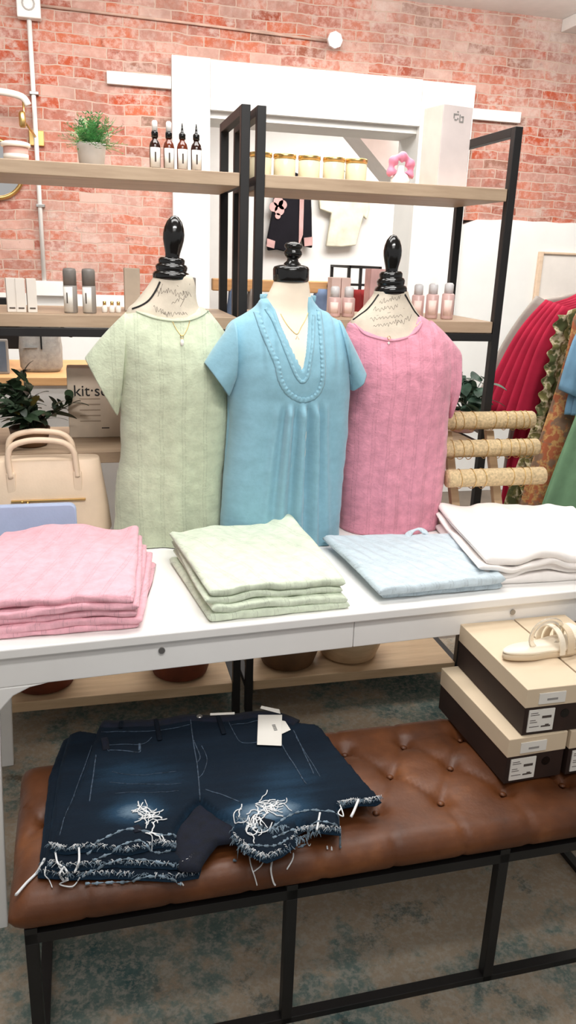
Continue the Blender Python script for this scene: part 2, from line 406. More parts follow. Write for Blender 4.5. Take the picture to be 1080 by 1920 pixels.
# =================================================================== the room
WY = 5.0
struct('floor', MB().box(-3.2, 6.2, -3, 9.2, -.06, 0), plain('concrete', (120, 108, 96), .7, amt=.08, ns=3, bs=20))
struct('ceiling', MB().box(-3.2, 6.2, -3, 9.2, 3.0, 3.08), 'white')
OX0, OX1, OZ1 = .66, 2.07, 2.35
PB = 1.30      # height at which the plaster stops on the left
struct('wall_back', MB().box(-3.2, OX0, WY, WY+.3, PB, 3.0).box(OX1, 6.2, WY, WY+.3, 1.82, 3.0).box(OX0, OX1, WY, WY+.3, OZ1, 3.0), 'brick')
rag = [(2.36, 1.79)]
for i in range(40):
    x = 2.36+i*(6.2-2.36)/39; rag.append((x, 1.83+.02*N3(x*4, 1, 0)+.012*N3(x*15, 3, 0)+(-.03 if i == 0 else 0)))
struct('wall_back_lower', MB().box(-3.2, OX0, WY-.02, WY+.3, 0, PB).prism([(OX1, 0), (6.2, 0)]+[(x, z) for x, z in reversed(rag)]+[(OX1, 1.79)], WY-.02, WY+.3), 'plaster')
struct('trim_1', MB().box(-.30, -.10, WY-.06, WY-.021, PB-.01, 1.372), 'white', .003)                    # switch block below the conduit
struct('trim_2', MB().box(.504, .72, WY-.05, WY-.001, 0, 2.595), 'white', .003)
struct('trim_3', MB().box(2.0, 2.345, WY-.05, WY-.001, 0, 2.585), 'white', .003)
struct('trim_4', MB().box(.721, 1.999, WY-.05, WY-.001, 2.335, 2.59), 'white', .003)
struct('trim_5', MB().box(.15, .503, WY-.03, WY-.001, 2.428, 2.492), 'white', .003)
struct('trim_6', MB().box(2.346, 2.68, WY-.03, WY-.001, 2.402, 2.464), 'white', .003)
struct('trim_7', MB().box(OX0, .70, WY, WY+.34, 0, 2.335).box(2.02, OX1, WY, WY+.34, 0, 2.335).box(.70, 2.02, WY, WY+.34, 2.30, 2.335), 'plaster')
struct('baseboard_back', MB().box(-3.2, .50, WY-.035, WY-.021, 0, .12).box(2.35, 6.2, WY-.035, WY-.021, 0, .12), 'white', .003)
# ceiling beam and panel near the wall
struct('trim_8', MB().box(2.9, 3.3, 3.6, WY, 2.93, 2.999), 'white', .004)
# the back room behind the opening
struct('wall_back_room', MB().box(-1, 6.2, 7.9, 8.0, 0, 3.0), 'plaster')
struct('wall_side', MB().box(-1.0, -.9, 5.3, 7.9, 0, 3.0), 'plaster')
struct('trim_9', MB().hexa([(2.05, 6.0, 2.60), (2.35, 6.0, 2.60), (2.35, 6.5, 2.60), (2.05, 6.5, 2.60)], [(1.85, 6.0, 2.74), (2.15, 6.0, 2.74), (2.15, 6.5, 2.74), (1.85, 6.5, 2.74)]), 'white')
# sloping stair stringer in the back room
st = MB(); a = PY(655, 228, 6.2); b = PY(760, 330, 6.2)
dx = (b-a).normalized(); up = Vector((dx.z, 0, -dx.x))*-.0
st.hexa([a+Vector((0, 0, -.02)), b+Vector((0, 0, -.12)), b+Vector((0, .3, -.12)), a+Vector((0, .3, -.02))],
        [a+Vector((.12, 0, .12)), b+Vector((.25, 0, .1)), b+Vector((.25, .3, .1)), a+Vector((.12, .3, .12))])
struct('trim_10', st, 'white')

# conduit on the brick
t = root('electrical_conduit', (-.242, WY-.03, 1.37), 'long white vertical electrical conduit running down the left part of the brick wall', 'conduit')
obj('pipe', MB().tube([(-.242, WY-.03, 1.372), (-.242, WY-.03, 2.70)], .0125, 12), 'white', t, True)
obj('junction_box', MB().box(-.30, -.18, WY-.07, WY-.002, 2.70, 2.83), 'white', t, bevel=.006)
obj('cover_ring', MB().tube([(-.24+.03*cos(a_*.5236), WY-.073, 2.765+.03*sin(a_*.5236)) for a_ in range(12)], .004, 6, True), 'greypot', t, True)
for zz in (1.78, 2.35): obj('clip', MB().box(-.262, -.215, WY-.047, WY-.001, zz-.008, zz+.008), 'chrome', t, bevel=.002)
t = root('round_junction_box', (1.435, WY-.03, 2.70), 'small round electrical box with white cover in the brick above the opening', 'electrical box')
obj('cover', MB().lathe(0, 0, [(.001, 0), (.04, 0), (.045, .008), (.045, .03)], 8), 'frost', t, local=True).rotation_euler = (PI/2, 0, 0)
kids(t)[0].location = (0, -.01, .045)
obj('pipe', MB().tube([(-.18, WY-.014, 2.775), (.6, WY-.014, 2.765), (1.40, WY-.014, 2.748)], .007, 8), plain('painted_pipe', (206, 172, 156), .7), t, True)

# mirror and lamp, left edge
t = root('wall_mirror', (-.47, WY-.03, 1.81), 'small round mirror with a thin gold rim on the brick, left edge', 'mirror')
obj('rim', MB().tube([(-.47+.15*cos(a_*PI/20), WY-.02, 1.96+.15*sin(a_*PI/20)) for a_ in range(40)], .012, 8, True), 'gold', t, True)
g = MB(); g.add([(-.47+.148*cos(a_*PI/20), WY-.02+.0, 1.96+.148*sin(a_*PI/20)) for a_ in range(40)]+[(-.47+.148*cos(a_*PI/20), WY-.004, 1.96+.148*sin(a_*PI/20)) for a_ in range(40)],
                [tuple(range(40)), tuple(reversed(range(40, 80)))]+[(i, (i+1) % 40, 40+(i+1) % 40, 40+i) for i in range(40)])
obj('glass', g, 'mirror', t)
t = root('wall_sconce', (-.36, WY-.08, 2.18), 'brass wall lamp with a pale curved hood above the mirror', 'wall lamp')
obj('hood', MB().tube(smoothpath([(-.55, WY-.16, 2.31), (-.42, WY-.16, 2.325), (-.30, WY-.16, 2.31), (-.265, WY-.16, 2.27)], 14), .018, 10), 'frosted', t, True)
obj('arm', MB().tube([(-.29, WY-.16, 2.29), (-.29, WY-.16, 2.19), (-.24, WY-.03, 2.13), (-.24, WY-.001, 2.13)], .006, 8), 'gold', t, True)
obj('socket', MB().lathe(-.30, WY-.16, [(.012, 0), (.018, .01), (.018, .07), (.01, .08)], 12, 2.16), 'gold', t, True)
obj('wall_plate', MB().box(-.28, -.20, WY-.02, WY-.001, 2.09, 2.17), 'gold', t, bevel=.004)

# picture on the right wall
t = root('picture_frame', (3.3, WY-.04, 1.34), 'light wood framed print hanging on the white wall above the clothing rack', 'picture')
x0, x1, z0, z1 = 2.92, 3.75, 1.30, 1.645
obj('frame', MB().box(x0, x0+.03, WY-.05, WY-.021, z0, z1).box(x1-.03, x1, WY-.05, WY-.021, z0, z1).box(x0+.03, x1-.03, WY-.05, WY-.021, z0, z0+.03).box(x0+.03, x1-.03, WY-.05, WY-.021, z1-.014, z1), 'frame', t, bevel=.003)
obj('print', MB().box(x0+.03, x1-.03, WY-.035, WY-.0215, z0+.03, z1-.014), plain('print_paper', (238, 230, 222), .7, ns=4, amt=.02), t)

# =================================================================== rug
rg = MB(); nx, ny = 60, 50
for j in range(ny+1):
    for i in range(nx+1):
        x = -1.1+3.4*i/nx; y = .55+2.25*j/ny
        rg.v.append(Vector((x, y, .010+.0012*N3(x*6, y*6, 0))))
for j in range(ny):
    for i in range(nx): k = j*(nx+1)+i; rg.f.append((k, k+1, k+nx+2, k+nx+1))
o = tag(obj('area_rug', rg, 'rug', smooth=True), 'large faded rug in beige and teal under the bench and table', 'rug')
s = o.modifiers.new('solid', 'SOLIDIFY'); s.thickness = .009; s.offset = -1

# =================================================================== shelving units
def shelf_unit(xa, xb, label, cross, boards):
    t = root('shelving_unit', ((xa+xb)/2, 2.58, 0), label, 'shelf', 'black framed shelving units behind the table')
    p = .013
    for x in (xa, xb):
        fr = MB()
        for y in (2.40, 2.76): fr.box(x-p, x+p, y-p, y+p, 0, 1.95)
        for z in (1.937, .120, .954, 1.324, 1.756): fr.box(x-p, x+p, 2.40+p, 2.76-p, z-p, z+p)
        obj('side_frame', fr, 'black', t, bevel=.0015)
    fr = MB()
    for y in (2.40, 2.76): fr.box(xa+p, xb-p, y-p, y+p, 1.312, 1.336)
    obj('rail', fr, 'black', t, bevel=.0015)
    for z in boards:
        obj('shelf_board', MB().box(xa+p+.001, xb-p-.001, 2.392, 2.768, z-.036, z), 'board' if z > .5 else 'paleboard', t, bevel=.002)
    cb = MB(); cb.tube(cross[0], .006, 6).tube(cross[1], .006, 6)
    obj('cross_brace', cb, 'black', t, True)
    return t
BZ = (.138, .972, 1.374, 1.774)
shelf_unit(-.36, .447, 'left black steel shelving unit with oak boards holding fern and dropper bottles',
           [[(-.345, 2.785, .15), (.435, 2.785, .9)], [(-.345, 2.792, .9), (.435, 2.792, .15)]], BZ)
shelf_unit(.492, 1.286, 'right black steel shelving unit with oak boards holding candle jars',
           [[(.505, 2.785, .15), (1.27, 2.785, .9)], [(.505, 2.792, .9), (1.27, 2.792, .15)]], BZ)
S1, S2, S3, S0 = 1.774, 1.374, .972, .138

# =================================================================== table
TW, TZ = 1.62, .75
T = root('display_table', (.52, 1.98, 0), 'long white display table holding folded tops and three dress forms', 'table', rz=R(3.4))
hx0, hx1, hy0, hy1 = -.86, .90, -.365, .335
obj('tabletop', MB().box(hx0, hx1, hy0, hy1, .727, .75), 'tablewhite', T, bevel=.003, local=True)
for xa, xb in ((hx0+.012, .049), (.0505, hx1-.012)):
    obj('apron', MB().box(xa, xb, hy0+.012, hy0+.034, .655, .7265), 'tablewhite', T, bevel=.002, local=True)
obj('apron', MB().box(hx0+.012, hx1-.012, hy1-.034, hy1-.012, .655, .7265), 'tablewhite', T, bevel=.002, local=True)
for x in (hx0+.012, hx1-.034): obj('side_apron', MB().box(x, x+.022, hy0+.035, hy1-.035, .655, .7265), 'tablewhite', T, bevel=.002, local=True)
for sx in (-1, 1):
    for sy in (-1, 1):
        X = (hx0+.012) if sx < 0 else (hx1-.012); Yl = (hy0+.012) if sy < 0 else (hy1-.012)
        g = MB(); wd = .10
        prof = [(0, 0), (.06, 0), (wd*.8, .50), (wd*.86, .60), (wd*1.15, .632), (wd*1.5, .648), (wd*1.9, .6545), (0, .6545)]
        g.prism([(X-sx*u, z) for u, z in prof], min(Yl, Yl-sy*.03), max(Yl, Yl-sy*.03))
        obj('leg', g, 'tablewhite', T, bevel=.003, local=True)
for px_, py_ in ((300, 1200), (972, 1135)):
    p = PY(px_, py_, 1.63); q = T.matrix_world
    d = Vector((p.x-.52, 0, 0)); lx = d.x/cos(R(3.4))-.02
    g = MB().lathe(0, 0, [(.0001, 0), (.006, 0), (.0075, .002), (.0075, .005)], 12)
    o = obj('bolt', g, 'chrome', T, local=True); o.rotation_euler = (PI/2, 0, 0); o.location = (lx, hy0+.0125, .704)

# =================================================================== bench
BX0, BX1, BY0, BY1, BT = -.185, 1.245, 1.185, 1.615, .45
Bn = root('leather_bench', (.53, 1.40, 0), 'tufted tan leather bench on a black steel frame, shorts and shoe boxes on top', 'bench', rz=R(.8))
tufts = []
for j, y in enumerate((-.09, .02, .12)):
    for i in range(-6, 7): tufts.append(((i+.5*(j % 2))*.15+.02, y))
def bench_z(x, y):
    d = 0
    for tx, ty in tufts:
        r2 = (x-tx)**2+(y-ty)**2
        if r2 < .02: d += .016*math.exp(-r2/.0003)+.006*math.exp(-r2/.0018)
    # creases between neighbouring tufts
    cr = 0
    if -.12 < y < .14:
        u = (x-.02)/.15; v = (y+.09)/.105
        for sgn in (1, -1):
            q = u+sgn*v*.5; q = abs(q-round(q)); cr = max(cr, math.exp(-(q/.035)**2)+.4*math.exp(-(q/.12)**2))
    else:
        u = (x-.02)/.15; q = abs(u-round(u)); cr = math.exp(-(q/.04)**2)*.6
    d += .005*cr
    return -d + .0025*N3(x*9, y*9, 3)
cu = MB(); L, Wd = (BX1-BX0)/2, (BY1-BY0)/2; NU, prof = 150, []
tk = .070; rr = .034
for k in range(9): a_ = -PI/2-PI*k/8; prof.append((-Wd+rr+rr*cos(a_), BT-tk/2+tk/2*sin(a_)))      # front edge, bottom to top
for k in range(1, 30): prof.append((-Wd+rr+(2*Wd-2*rr)*k/30, BT))
for k in range(9): a_ = PI/2-PI*k/8; prof.append((Wd-rr+rr*cos(a_), BT-tk/2+tk/2*sin(a_)))
prof.append((0, BT-tk))
rs = []
for i in range(NU+1):
    x = -L+2*L*i/NU; e = min(1, (L-abs(x))/.04); sc_ = math.sqrt(max(0, 1-(1-e)**2)); row = []
    for (y, z) in prof:
        zz = (BT-tk/2)+(z-BT+tk/2)*(.25+.75*sc_); yy = y*(1-.03*(1-sc_))
        if z > BT-tk*.6: zz += bench_z(x, y)*(1 if z >= BT-.002 else .5)
        if abs(y) > Wd-rr: yy -= (math.copysign(1, y))*.004*math.exp(-((abs((x-.02)/.15-round((x-.02)/.15)))/.05)**2)
        row.append((x, yy, zz))
    rs.append(row)
cu.rings(rs)
seat = obj('seat_cushion', cu, 'leather', Bn, True, local=True)
tm = MB()
for tx, ty in tufts:
    if abs(tx) < L-.03: tm = MB(); tm.lathe(tx, ty, [(.0005, -.0005), (.0075, 0), (.008, .0015), (.005, .004), (.0008, .005)], 12, BT-.02); obj('tuft_button', tm, 'leather', Bn, True, local=True)
fr = MB(); q = .0115
legx = (-.68, -.19, .275, .68)
fy0, fy1 = -.185, .185
for y in (fy0, fy1): fr.box(-.68-q, .68+q, y-q, y+q, .345, .368)
for x in legx: fr.box(x-q, x+q, fy0-q, fy1+q, .3445, .3795)
obj('seat_rail', fr, 'black', Bn, local=True, bevel=.001)
for x in legx:
    for y in (fy0, fy1):
        if y == fy1 and x in (legx[1], legx[2]): continue
        obj('leg', MB().box(x-q, x+q, y-q, y+q, .012, .3445), 'black', Bn, local=True, bevel=.001)
fr = MB()
for y in (fy0, fy1): fr.box(-.68+q, .68-q, y-q, y+q, .012, .034)
for x in (legx[0], legx[3]): fr.box(x-q, x+q, fy0+q, fy1-q, .012, .034)
obj('base_rail', fr, 'black', Bn, local=True, bevel=.001)

# =================================================================== dress forms and blouses
YC = 2.20
def loft(rows, N, nu, expo=2.3, disp=None, inset=0., dinset=0., zmin=.7515, yc=None):
    yc = yc or YC
    """rows = (y px, x left px, x right px, depth front, depth back) measured at the form's own distance"""
    keys = []
    for y, xl, xr, df, db in rows:
        a = PY(xl, y, yc); b = PY(xr, y, yc); keys.append((a, b, df, db))
    K = len(keys)-1; out = []
    for j in range(N+1):
        t = K*j/N
        a = crom([k[0] for k in keys], t); b = crom([k[1] for k in keys], t); df = crom([k[2] for k in keys], t); db = crom([k[3] for k in keys], t)
        c = (a+b)/2; h = (b-a)/2; hl = h.length
        h = h*(max(.01, hl-inset)/hl); df = max(.012, df-dinset); db = max(.012, db-dinset)
        row = []
        for i in range(nu):
            th = 2*PI*i/nu; cx, sx = cos(th), sin(th)
            ex = 2/expo; X = math.copysign(abs(cx)**ex, cx); S = math.copysign(abs(sx)**ex, sx)
            d = df if S < 0 else db
            p = c+h*X+Vector((0, d*S, 0))
            if p.z < zmin: p.z = zmin
            if disp:
                off = disp(p, th, t/K)
                if off: n = Vector((h.x*X/max(hl, .01)*1.0, S*1.0, 0)); n = n.normalized() if n.length > 1e-6 else Vector((0, -1, 0)); p = p+n*off
            row.append(p)
        out.append(row)
    return out
def uvs_of(rs, back=True):
    uv = []
    for row in rs:
        s = 0; prev = None; acc = []
        n = len(row); xm = sum(p.x for p in row)/n
        for i, p in enumerate(row): uv.append((p.x-xm*0, p.z))
    return uv
def sleeve(mb, uv, top0, und0, top1, und1, d0, d1, n=28, N=16, yc=None, ripple=.003, lip=.012, yoff=-.01):
    yc = yc or YC
    A, B, A1, B1 = PY(*top0, yc), PY(*und0, yc), PY(*top1, yc), PY(*und1, yc); rs = []
    def ring(t, sc_=1., back=0.):
        a = A.lerp(A1, t); b = B.lerp(B1, t); c = (a+b)/2; h = (a-b)/2*sc_; d = lerp(d0, d1, t)*sc_
        bulge = .012*sin(PI*min(1, t))
        ax = ((A1+B1)/2-(A+B)/2).normalized(); row = []
        for i in range(n):
            th = 2*PI*i/n
            row.append(c-ax*back+h*cos(th)*(1+bulge*4)+Vector((0, yoff-d*sin(th)+ripple*sin(th*5+t*3)*t, 0)))
        return row
    for j in range(N+1): rs.append(ring(j/N))
    rs.append(ring(1, .985, -.003)); rs.append(ring(1, .93, .0)); rs.append(ring(1, .88, .04))
    k = len(mb.v); mb.rings(rs)
    for row in rs: uv += [(p.x, p.z) for p in row]
def make_bvh(mb): return BVHTree.FromPolygons([tuple(v) for v in mb.v], mb.f)
def on_surf(bvh, x, z, off=.002, dflt=None):
    dflt = dflt or YC-.03
    h = bvh.ray_cast(Vector((x, 1.6, z)), Vector((0, 1, 0)))
    return Vector((x, (h[0].y if h[0] else dflt)-off, z))
YG, YB, YK = 2.235, 2.155, 2.235
def use(y): global YC; YC = y
def hx(bvh, p):
    d = ray(*p).normalized(); h_ = bvh.ray_cast(CP, d)
    if h_[0] and h_[0].y < YC+.04: return (h_[0].x, h_[0].z)
    q_ = PY(p[0], p[1], YC-.03); return (q_.x, q_.z)
def xz(px_, py_, yf=None): p = PY(px_, py_, YC-.095 if yf is None else yf); return (p.x, p.z)
def build_form(kind, rows_neck, rows_body, label, cap_at, cap_r, style, skin):
    rs = loft(rows_body+rows_neck, 90, 72, 2.1, None, 0, 0, .77)
    return rs

# ---- blouse row tables (from hem upward)
G = [(1030, 205, 425, .115, .06), (985, 213, 420, .110, .07), (900, 216, 418, .105, .08), (850, 225, 424, .105, .09), (775, 224, 430, .112, .095), (735, 222, 430, .118, .095),
     (690, 218, 428, .118, .09), (655, 212, 424, .110, .085), (625, 205, 416, .092, .08), (603, 216, 404, .075, .072), (587, 238, 392, .066, .064), (577, 256, 380, .058, .058), (570, 275, 370, .045, .05)]
B = [(1020, 414, 632, .10, .06), (980, 416, 632, .098, .065), (900, 419, 636, .098, .075), (850, 423, 640, .10, .08), (780, 427, 648, .105, .085), (735, 427, 652, .112, .088),
     (695, 428, 652, .118, .088), (655, 424, 650, .108, .085), (625, 420, 646, .088, .08), (604, 432, 636, .070, .068), (590, 455, 618, .060, .060), (578, 474, 600, .052, .053), (565, 486, 588, .050, .05), (556, 494, 583, .048, .048)]
K = [(1020, 632, 812, .10, .06), (990, 634, 815, .105, .065), (900, 635, 828, .104, .075), (850, 640, 832, .105, .085), (790, 648, 834, .110, .09), (735, 652, 838, .116, .092),
     (695, 650, 842, .114, .09), (665, 648, 842, .104, .086), (640, 646, 838, .090, .08), (620, 650, 822, .076, .07), (606, 656, 806, .066, .062), (596, 668, 794, .058, .056), (588, 684, 780, .05, .05)]

def folds(seed, amp=.003, k=16):
    def f(p, th, t): return amp*(N3(p.x*k, seed, p.z*1.8)+.5*N3(p.x*k*2.2, seed+5, p.z*2.5)) + .0022*N3(p.x*22, seed+9, p.z*30)
    return f
# neckline regions as world polygons: cloth is drawn in below the form's surface there
def necked(poly, base_f, depth=.034):
    def f(p, th, t):
        o = base_f(p, th, t)
        if p.y < YC+.03 and p.z > 1.05:
            if inpoly(p.x, p.z, poly): 
                d, _ = polydist(p.x, p.z, poly); return o-depth*sstep(0, .004, d)
        return o
    return f
use(YG)
Gpoly = [xz(p[0], p[1], YC-.062) for p in ((225, 540), (236, 572), (262, 584), (290, 594), (325, 599), (355, 597), (378, 588), (402, 560), (402, 520), (225, 500))]
Kpoly = [xz(p[0], p[1], YC-.062) for p in ((640, 560), (662, 602), (680, 621), (705, 631), (735, 636), (765, 630), (783, 616), (793, 602), (810, 560), (800, 520), (640, 520))]
use(YB)
Bpoly = [xz(p[0], p[1], YC-.045-.05*sstep(570, 650, p[1])) for p in ((492, 540), (498, 566), (513, 581), (527, 612), (546, 655), (566, 697), (576, 660), (582, 620), (584, 590), (585, 540))]

def top(name, rows, N, nu, disp, mat, sleeves, label):
    rs = loft(rows, N, nu, 2.35, disp); mb = MB(); mb.rings(rs); uv = [(p.x, p.z) for row in rs for p in row]
    body_only = MB(); body_only.rings(rs)
    t = root(name, ((rs[0][0].x+rs[0][nu//2].x)/2, YC, .757), label, 'top')
    obj('body', mb, mat, t, True, uv=uv)
    for s in sleeves:
        sm = MB(); su = []; sleeve(sm, su, *s[:6], **(s[6] if len(s) > 6 else {})); obj('sleeve', sm, mat, t, True, uv=su)
        body_only.add(sm.v, sm.f)
    return t, make_bvh(body_only), rs

def gd(p, th, t):
    return folds(3, .0035)(p, th, t) + .006*(1-t)*sin(p.x*60+1)*sstep(.35, 0, t)
use(YG)
tG, bG, rG = top('gauze_top', G, 130, 240, necked(Gpoly, gd), 'green',
    [((236, 584), (226, 745), (160, 668), (221, 776), .070, .060), ((392, 583), (424, 690), (424, 625), (432, 712), .060, .045, dict(yoff=.01))],
    'sage green crinkled gauze top with pintuck stripes on the left dress form')
def kd(p, th, t):
    return folds(11, .004, 20)(p, th, t) + .004*sin(p.x*75)*sstep(.5, 0, t)
tK, bK, rK = top('gauze_top', K, 130, 240, necked(Kpoly, kd), 'pink',
    [((806, 600), (834, 760), (857, 655), (838, 783), .066, .050), ((668, 606), (656, 700), (648, 640), (654, 720), .05, .04, dict(yoff=.015))],
    'rose pink crinkled gauze top on the right dress form')
use(YB)
bcx = PY(567, 750, YC-.1).x; yz = PY(567, 752, YC-.1).z
def bd(p, th, t):
    o = folds(21, .0018, 10)(p, th, t)
    if p.y < YC:
        fr_ = sstep(yz+.005, yz-.04, p.z); dx_ = p.x-bcx; spread = 1+(yz-p.z)*1.3
        u = dx_/spread
        o += fr_*(.019*cos(u*2*PI/.034)*math.exp(-(u/.062)**4) + .008*math.exp(-(u/.06)**2)*1.0) * (1-.35*sstep(yz-.15, yz-.4, p.z))
        o += .007*sin(u*52+1.5)*sstep(.04, .09, abs(u))*sstep(yz+.05, yz-.12, p.z)
        # shoulder gathers
        o += .004*sin(dx_*170)*sstep(.05, .07, abs(dx_))*sstep(.125, .1, abs(dx_))*sstep(yz+.05, yz+.13, p.z)
    return o
tB, bB, rB = top('v_neck_blouse', B, 140, 320, necked(Bpoly, bd), 'blue',
    [((436, 598), (436, 712), (381, 676), (426, 737), .060, .050, dict(yoff=-.03)), ((630, 598), (646, 700), (677, 694), (651, 727), .060, .048, dict(yoff=-.03))],
    'sky blue V neck blouse with ruffled yoke and centre pleats, middle dress form')
def ruffle(path, n, w_, amp, mat='blue', wl=.012, parent=None, bvh=None, name='ruffle', thick=.0035):
    pts = smoothpath([(*hx(bvh, p), 0) for p in path], n); mb = MB(); rs = []; uv = []
    s = 0
    for i, p in enumerate(pts):
        q = pts[min(i+1, n-1)]-pts[max(i-1, 0)]; q.normalize(); nx_ = Vector((-q.y, q.x, 0))
        if i: s += (pts[i]-pts[i-1]).length
        wv = sin(2*PI*s/wl)+.5*sin(2*PI*s/(wl*1.7)+1); row = []
        for u, h in ((-1, .2), (-.6, 1), (0, 1.25), (.6, 1), (1, .2)):
            x, z = p.x+nx_.x*w_*u, p.y+nx_.y*w_*u
            y = on_surf(bvh, x, z, 0).y; row.append((x, y-thick*h-amp*wv*(u*.9+.3), z))
        for u in (.6, -.6):
            x, z = p.x+nx_.x*w_*u, p.y+nx_.y*w_*u; row.append((x, on_surf(bvh, x, z, 0).y+.003, z))
        rs.append(row); uv += [(a[0], a[2]) for a in row]
    mb.rings(rs); return obj(name, mb, mat, parent, True, uv=uv)
ruffle([(480, 584), (489, 610), (503, 645), (519, 682), (526, 712), (541, 737), (566, 750), (590, 743), (603, 722), (606, 690), (604, 650), (601, 610), (597, 580)], 300, .008, .0017, parent=tB, bvh=bB)
ruffle([(498, 578), (512, 600), (527, 635), (543, 675), (556, 705), (567, 716), (577, 705), (583, 670), (587, 630), (588, 590)], 220, .005, .0012, parent=tB, bvh=bB)
# ruffled standing collar round the neck
cmb = MB(); rs = []; uv = []
for i in range(140):
    th = PI*(-.02)+ (PI*1.04)*i/139
    a = PY(492, 566, YC); b = PY(588, 566, YC); c = (a+b)/2; r = (b-a).length/2
    wv = .0022*sin(i*.95)+.001*sin(i*1.7)
    row = []
    for (h, dr) in ((-.012, .001), (.006, .003+wv), (.016, .002+wv*1.6), (.017, -.001+wv*1.6), (.006, -.001+wv), (-.012, -.003)):
        rr_ = r+dr; row.append(c+Vector((rr_*cos(th), .05*(rr_/r)*sin(th), h+.002*sin(i*.6))))
    rs.append(row); uv += [(p.x, p.z) for p in row]
cmb.rings(rs); obj('collar', cmb, 'blue', tB, True, uv=uv)
# neck binding of the two gauze tops
def binding(path, bvh, mat, parent, r=.0028, n=60):
    use(YG); pts = smoothpath([(*hx(bvh, p), 0) for p in path], n)
    obj('neck_binding', MB().tube([on_surf(bvh, p.x, p.y, .0005) for p in pts], r, 8), mat, parent, True, uv=[(0, 0)]*(8*n))
binding([(250, 581), (268, 589), (292, 597), (325, 602), (356, 600), (377, 592), (390, 583)], bG, 'green', tG)
binding([(664, 607), (682, 625), (706, 634), (735, 639), (764, 633), (782, 620), (791, 606)], bK, 'pink', tK)

# ---- the forms
def form(rows, cap_px, mat, label, base_c):
    t = root('dress_form', (base_c, YC, .75), label, 'mannequin', 'dress forms on the table')
    rs = loft(rows, 110, 96, 2.15, None, 0, 0, .80); mb = MB().rings(rs)
    obj('torso', mb, mat, t, True)
    obj('base', MB().lathe(base_c, YC, [(.05, .7515-.75), (.055, .006), (.052, .012), (.02, .02), (.014, .03), (.014, .049)], 32, .75), 'black', t, True)
    return t, make_bvh(mb)
def inset_rows(rows, ymin, dw, dd): return [(y, xl+dw, xr-dw, df-dd, db-dd) for y, xl, xr, df, db in rows if y >= ymin and y < 1000]
fG = inset_rows(G, 615, 7, .011)+[(604, 224, 396, .063, .06), (592, 234, 386, .058, .055), (578, 240, 374, .054, .05), (565, 254, 369, .050, .048), (550, 266, 367, .047, .046), (536, 277, 366, .046, .045), (522, 286, 362, .045, .044), (515, 290, 356, .044, .044)]
fB = inset_rows(B, 615, 7, .011)+[(600, 455, 612, .058, .055), (588, 482, 594, .050, .048), (578, 493, 587, .046, .046), (566, 498, 584, .044, .044), (552, 503, 581, .043, .043), (538, 510, 579, .042, .042), (526, 515, 577, .041, .041)]
fK = inset_rows(K, 630, 7, .011)+[(618, 656, 806, .066, .058), (604, 658, 796, .056, .053), (594, 664, 788, .052, .05), (580, 678, 778, .048, .046), (566, 690, 770, .045, .044), (554, 700, 765, .044, .044), (546, 703, 763, .044, .044)]
use(YG)
FG, vG = form(fG, None, 'script', 'dress form in script printed linen with tall black finial, wearing the green top', PY(320, 900, YC).x)
use(YB)
FB, vB = form(fB, None, 'cream', 'plain cream dress form with flat black cap and ball knob, wearing the blue blouse', PY(525, 900, YC).x)
use(YK)
FK, vK = form(fK, None, 'script', 'dress form in script printed linen with black piping, wearing the pink top', PY(733, 900, YC).x)
def cap(t, cx_px, y_bot, y_top, prof, part):
    a = PY(cx_px[0], y_bot, YC); b = PY(cx_px[1], y_top, YC); H = (b-a).length; ax = (b-a).normalized()
    mb = MB(); n = 40; x = ax.orthogonal().normalized(); y = ax.cross(x); rs = []
    for r, h in prof: rs.append([a+ax*(H*h)+x*(r*cos(2*PI*i/n))+y*(r*sin(2*PI*i/n)) for i in range(n)])
    mb.rings(rs); return obj(part, mb, 'gloss', t, True)
capprof = [(.020, 0), (.050, .0), (.0535, .05), (.0535, .22), (.050, .32), (.043, .36), (.045, .44), (.0465, .56), (.043, .66), (.037, .70), (.038, .78), (.038, .88), (.033, .97), (.015, 1)]
finprof = [(.012, -.02), (.021, 0), (.019, .06), (.020, .14), (.0245, .30), (.028, .45), (.0285, .58), (.026, .72), (.020, .86), (.010, .97), (.001, 1.0)]
use(YG)
cap(FG, (321, 322), 524, 482, [(r*.93, h) for r, h in capprof], 'neck_cap'); cap(FG, (323, 328), 486, 404, finprof, 'finial')
cap(FK, (732.5, 733), 551, 508, [(r*.88, h) for r, h in capprof], 'neck_cap'); cap(FK, (734, 738), 512, 440, [(r*.92, h) for r, h in finprof], 'finial')
use(YB)
cap(FB, (545.5, 546), 528, 497, [(.030, -.08), (.0465, 0), (.0485, .1), (.0490, .75), (.046, .9), (.034, 1.0), (.02, 1.04)], 'neck_cap')
cap(FB, (548, 551), 499, 453, [(.024, 0), (.023, .1), (.016, .2), (.0145, .3), (.0215, .4), (.0245, .5), (.0235, .6), (.019, .68), (.0235, .76), (.0245, .84), (.019, .94), (.002, 1.0)], 'finial')
use(YG)
def strip(path, bvh, r, mat, parent, n=30, name='piping', off=.001):
    pts = smoothpath([(*hx(bvh, p), 0) for p in path], n)
    P_ = [on_surf(bvh, p.x, p.y, off, YC-.02) for p in pts]
    return obj(name, MB().tube(P_, r, 8), mat, parent, True)
strip([(300, 528), (292, 545), (280, 562), (266, 572), (248, 579)], vG, .0026, 'darkink', FG)
strip([(710, 552), (700, 566), (688, 580), (672, 592), (662, 599)], vK, .0024, 'darkink', FK)
strip([(759, 552), (768, 568), (776, 582), (784, 592), (790, 600)], vK, .0024, 'darkink', FK)
